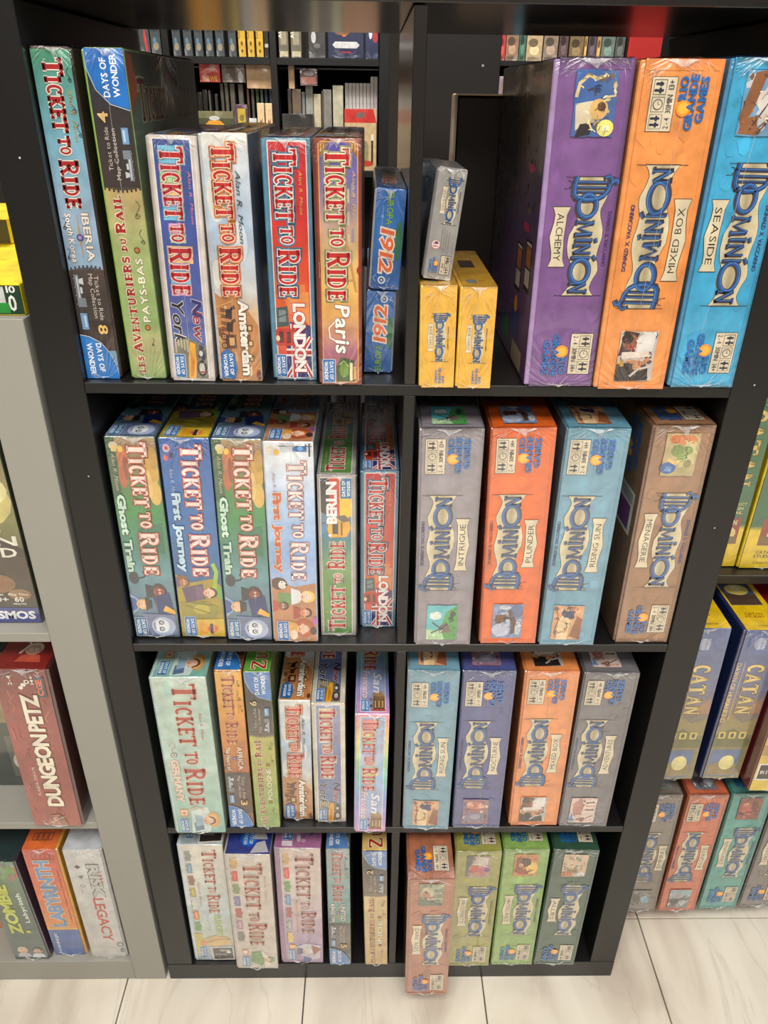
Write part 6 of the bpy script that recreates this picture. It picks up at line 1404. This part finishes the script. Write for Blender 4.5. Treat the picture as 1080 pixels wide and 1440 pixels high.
for i, (a, b) in enumerate(((.031, .063), (.071, .106))):
    bk(('left', 'right')[i]+' one of the two beige and grey upright boxes across the aisle', a, b, 1.4445, 1.63, (110, 104, 88), 'card box', 'card_game_box', fronts=(('r', .2, .2, .8, .9, (150, 142, 116)), ('t', 'AGADO', .3, .3, .34, .4, 90, (226, 222, 206), 'x'), ('r', .1, .02, .9, .1, (190, 180, 150))))
bk('grey patterned box across the aisle beside the navy one', .130, .186, 1.4445, 1.62, (62, 62, 62), 'card box', 'card_game_box', fronts=(('e', .3, .34, .14, .1, (190, 190, 186)), ('e', .5, .2, .2, .04, (110, 110, 108))))
bk('navy box with a white pointed banner across the aisle', .195, .314, 1.4445, 1.60, (34, 42, 74), 'game box', 'board_game_box', fronts=(('p', [(.12, .25), (.2, .19), (.8, .19), (.88, .25), (.8, .31), (.2, .31)], (206, 206, 206)), ('e', .45, .5, .1, .1, (226, 120, 50)), ('e', .4, .46, .2, .03, (130, 90, 60)), ('r', .36, .1, .64, .13, (150, 50, 60))))
bk('navy box with a red mark at the right end of the row across the aisle', .319, .362, 1.4445, 1.60, (40, 48, 80), 'game box', 'board_game_box', fronts=(('e', .4, .5, .14, .14, (220, 220, 224)), ('e', .76, .4, .2, .1, (180, 50, 56))))
# lower compartment, left
cols = [(150, 150, 142), (96, 96, 98), (152, 150, 138), (166, 162, 150), (176, 172, 160), (176, 172, 158), (180, 120, 116), (150, 160, 140), (110, 140, 100), (140, 160, 130), (60, 96, 130), (80, 120, 156)]
xs = [(-.235, -.228, 1.346), (-.214, -.204, 1.335), (-.192, -.182, 1.367), (-.176, -.165, 1.369), (-.158, -.142, 1.367), (-.129, -.112, 1.366), (-.1, -.092, 1.351), (-.084, -.075, 1.352), (-.068, -.058, 1.352), (-.052, -.043, 1.350), (-.037, -.027, 1.352), (-.021, -.011, 1.352)]
nm = ['pale grey', 'dark grey', 'thin light grey', 'light grey', 'widest light grey', 'warm grey', 'pink', 'grey-green', 'green', 'pale green', 'dark blue', 'mid blue']
for (a, b, z), c, n_ in zip(xs, cols, nm):
    bk(n_+' book spine in the lower left compartment across the aisle', a, b, 1.1005, z, c, y0=2.30, d=.05, group='books in the lower left compartment across the aisle')
for i in range(5):
    a = -.330+i*.0185
    bk(('first', 'second', 'third', 'fourth', 'fifth')[i]+' black book from the left in the compartment across the aisle', a, a+.0165, 1.1005, 1.34+.008*(i % 3), (40, 38, 38), y0=2.30, d=.05, group='black books across the aisle')
def onbooks(label, name, cat, x0, x1, z0, z1, col, fronts=(), mat=None, y0=2.235):
    return plainbox(name, label, cat, x0, x1, y0, y0+(.11 if y0 > 2.21 else .034), z0, z1, col, fronts)
onbooks('red and orange film-wrapped packet lying on the books across the aisle', 'wrapped_packet', 'packet', -.247, -.177, 1.3695, 1.4235, (206, 60, 54), (('p', [(0, .5), (.6, 1), (1, .9), (.5, .5)], (232, 130, 110)), ('t', 'NAWE', .15, .08, .7, .26, 0, (240, 170, 60), 'x'), ('p', [(.3, .7), (.8, .96), (.7, .6)], (240, 190, 180))))
onbooks('grey film-wrapped packet beside the red one across the aisle', 'wrapped_packet', 'packet', -.171, -.092, 1.3695, 1.4235, (120, 106, 96), (('r', .2, .1, .6, .9, (90, 76, 68)), ('e', .8, .3, .12, .3, (206, 206, 206))))
onbooks('plain brown cardboard box on the blue books across the aisle', 'cardboard_box', 'carton', -.088, -.003, 1.3525, 1.4235, (200, 162, 122))
onbooks('dark game box with a large orange arch across the aisle', 'board_game_box', 'game box', -.269, -.137, 1.1005, 1.283, (70, 74, 50), (('r', 0, .88, 1, 1, (120, 116, 78)), ('p', [(.08, .1), (.92, .1), (.9, .5), (.8, .74), (.64, .84), (.36, .84), (.2, .74), (.1, .5)], (236, 160, 40)), ('e', .5, .88, .14, .04, (206, 206, 200)), ('e', .5, .62, .14, .1, (150, 130, 50))), y0=2.204)
onbooks('purple-framed yellow box across the aisle', 'card_game_box', 'card box', -.130, -.087, 1.1005, 1.304, (90, 60, 76), (('r', .2, .1, .82, .94, (196, 170, 60)), ('e', .5, .8, .2, .05, (140, 120, 50))), y0=2.204)
for i, (a, b) in enumerate(((-.054, -.030), (-.026, -.002))):
    onbooks(('left', 'right')[i]+' one of two slim cream boxes with a brown mark across the aisle', 'card_game_box', 'card box', a, b, 1.1005, 1.309, (226, 196, 150), (('e', .5, .7, .2, .14, (150, 90, 60)), ('e', .5, .8, .14, .06, (226, 196, 150))), y0=2.204)
onbooks('small pale dome-like carton beside the cream boxes across the aisle', 'carton', 'carton', -.084, -.058, 1.1005, 1.262, (206, 206, 204), y0=2.204)
# lower compartment, right
onbooks('slim cardboard box standing on the far right compartment books', 'cardboard_box', 'carton', .056, .076, 1.3535, 1.4235, (206, 172, 130))
onbooks('small dark box with a red-brown picture on top of the far books', 'card_game_box', 'card box', .097, .156, 1.3635, 1.415, (84, 60, 60), (('r', .1, .1, .9, .5, (150, 96, 84)), ('e', .5, .7, .3, .14, (130, 120, 124)), ('e', .05, .8, .05, .08, (236, 236, 230))), y0=2.215)
for a, b, z, c, n_ in ((.050, .062, 1.353, (50, 40, 40), 'dark brown'), (.065, .096, 1.353, (104, 86, 72), 'brown'), (.099, .109, 1.345, (120, 124, 130), 'grey-blue'), (.112, .137, 1.363, (150, 150, 140), 'grey'), (.139, .164, 1.339, (196, 186, 156), 'cream'), (.167, .172, 1.350, (84, 76, 66), 'thin brown'), (.173, .201, 1.353, (130, 126, 120), 'mid grey'), (.206, .242, 1.366, (186, 182, 156), 'broad cream')):
    bk(n_+' tall book in the lower right compartment across the aisle', a, b, 1.1005, z, c, y0=2.24, d=.12, group='tall books in the lower right compartment across the aisle')
for i in range(9):
    a = .248+i*.0127
    bk(('first', 'second', 'third', 'fourth', 'fifth', 'sixth', 'seventh', 'eighth', 'ninth')[i]+' white slim book from the left above the red and tan box', a, a+.0115, 1.1005, 1.374+(.02 if i > 6 else 0), (196+(i*7) % 13, 196, 196), y0=2.26, d=.1, group='white books above the red and tan box')
onbooks('red-topped tan game box with a dark bottle picture across the aisle', 'board_game_box', 'game box', .247, .358, 1.1005, 1.296, (206, 176, 130), (('p', [(0, .78), (1, .78), (.9, 1), (.0, 1)], (200, 46, 40)), ('e', .5, .9, .14, .05, (120, 100, 96)), ('r', .84, .1, .9, .5, (40, 30, 30)), ('r', .84, .5, .9, .6, (226, 224, 214)), ('e', .3, .4, .2, .2, (170, 130, 90)), ('e', .66, .3, .1, .2, (150, 140, 100)), ('e', .7, .12, .2, .05, (190, 60, 40))), y0=2.204)
onbooks('flat black case lying in front of the brown books across the aisle', 'black_case', 'case', .031, .138, 1.1005, 1.278, (36, 34, 36), (('r', .4, .7, .6, .74, (90, 90, 90)),), y0=2.204)

fr_ = empty('bookcase', (0, 2.2, 0), label='black bookcase across the aisle, seen through the top right compartment', cat='bookcase')
for x0, x1 in ((.70, .735), (1.192, 1.197)): board('side_panel', x0, x1, 0, .38, 0, 2.1, BLACK, fr_)
for z in (.03, .38, .74, 1.10, 1.29, 1.445, 1.80): board('shelf_board', .7352, 1.1917, 0, .38, z-.014, z, BLACK, fr_)
board('back_board', .7352, 1.1917, .372, .379, .03, 2.0, DARK, fr_)
cx = [(.765, .788, (190, 60, 60), 'red and white'), (.790, .832, (150, 120, 96), 'many-coloured'), (.834, .856, (70, 110, 96), 'dark green'), (.859, .912, (196, 170, 130), 'orange and blue'), (.916, .964, (150, 130, 114), 'grey-brown'), (.968, .998, (96, 76, 76), 'dark with a pink face'), (1.003, 1.050, (130, 110, 80), 'brown and gold'), (1.053, 1.062, (196, 160, 96), 'thin tan'), (1.066, 1.092, (90, 80, 90), 'dark violet'), (1.095, 1.108, (186, 150, 100), 'narrow sandy'), (1.111, 1.155, (110, 130, 120), 'sea green'), (1.158, 1.189, (90, 96, 92), 'dark teal')]
for i, (a, b, c, n_) in enumerate(cx):
    bk(n_+' book in the row behind the purple box, across the aisle', a, b, 1.4455, 1.60+.01*(i % 3), c, y0=2.205, d=.16, fronts=(('e', .5, .2, .3, .09, tuple(min(255, int(x*1.35)) for x in c)), ('e', .4, .34, .3, .08, tuple(int(x*.6) for x in c)), ('r', .1, .02, .9, .08, tuple(int(x*.7) for x in c))))
bk('small box with an orange circle on the lower far shelf', .776, .808, 1.2905, 1.40, (150, 130, 140), 'card box', 'card_game_box', fronts=(('e', .6, .7, .24, .16, (206, 150, 50)), ('e', .5, .3, .3, .12, (196, 110, 70))))
bk('pale blue slim box on the lower far shelf', .810, .84, 1.2905, 1.408, (150, 190, 206), 'card box', 'card_game_box')
rc = tag(rbox('red_column', 1.1985, 1.36, 2.19, 2.3, 0, 2.6, REDM, None, .003), 'bright red upright panel beyond the top right compartment', 'panel')
# dark cabinet sides standing between
def cab(label, x0, x1, y0, y1, z1):
    c = empty('tall_cabinet', (x0, y0, 0), label=label, cat='cabinet')
    board('side_panel', 0, x1-x0, 0, .02, 0, z1, BLACK, c); board('side_panel', 0, .02, .0203, y1-y0, 0, z1, BLACK, c); board('side_panel', x1-x0-.02, x1-x0, .0203, y1-y0, 0, z1, BLACK, c); board('top_board', 0, x1-x0, 0, y1-y0, z1+.0002, z1+.02, BLACK, c)
    return c
c1 = cab('tall black cabinet end behind the top right compartment, left part', .405, .577, .85, 1.15, 1.95)
A = Art(c1, (.178, .3, 1.95), 'front', STEEL); A.part('peg_hole'); A.ell(140, 1392, 2.2, 2.2, (150, 150, 150)); A.end()
cab('tall black cabinet end behind the top right compartment, right part', .885, 1.4, .85, .90, 1.95)
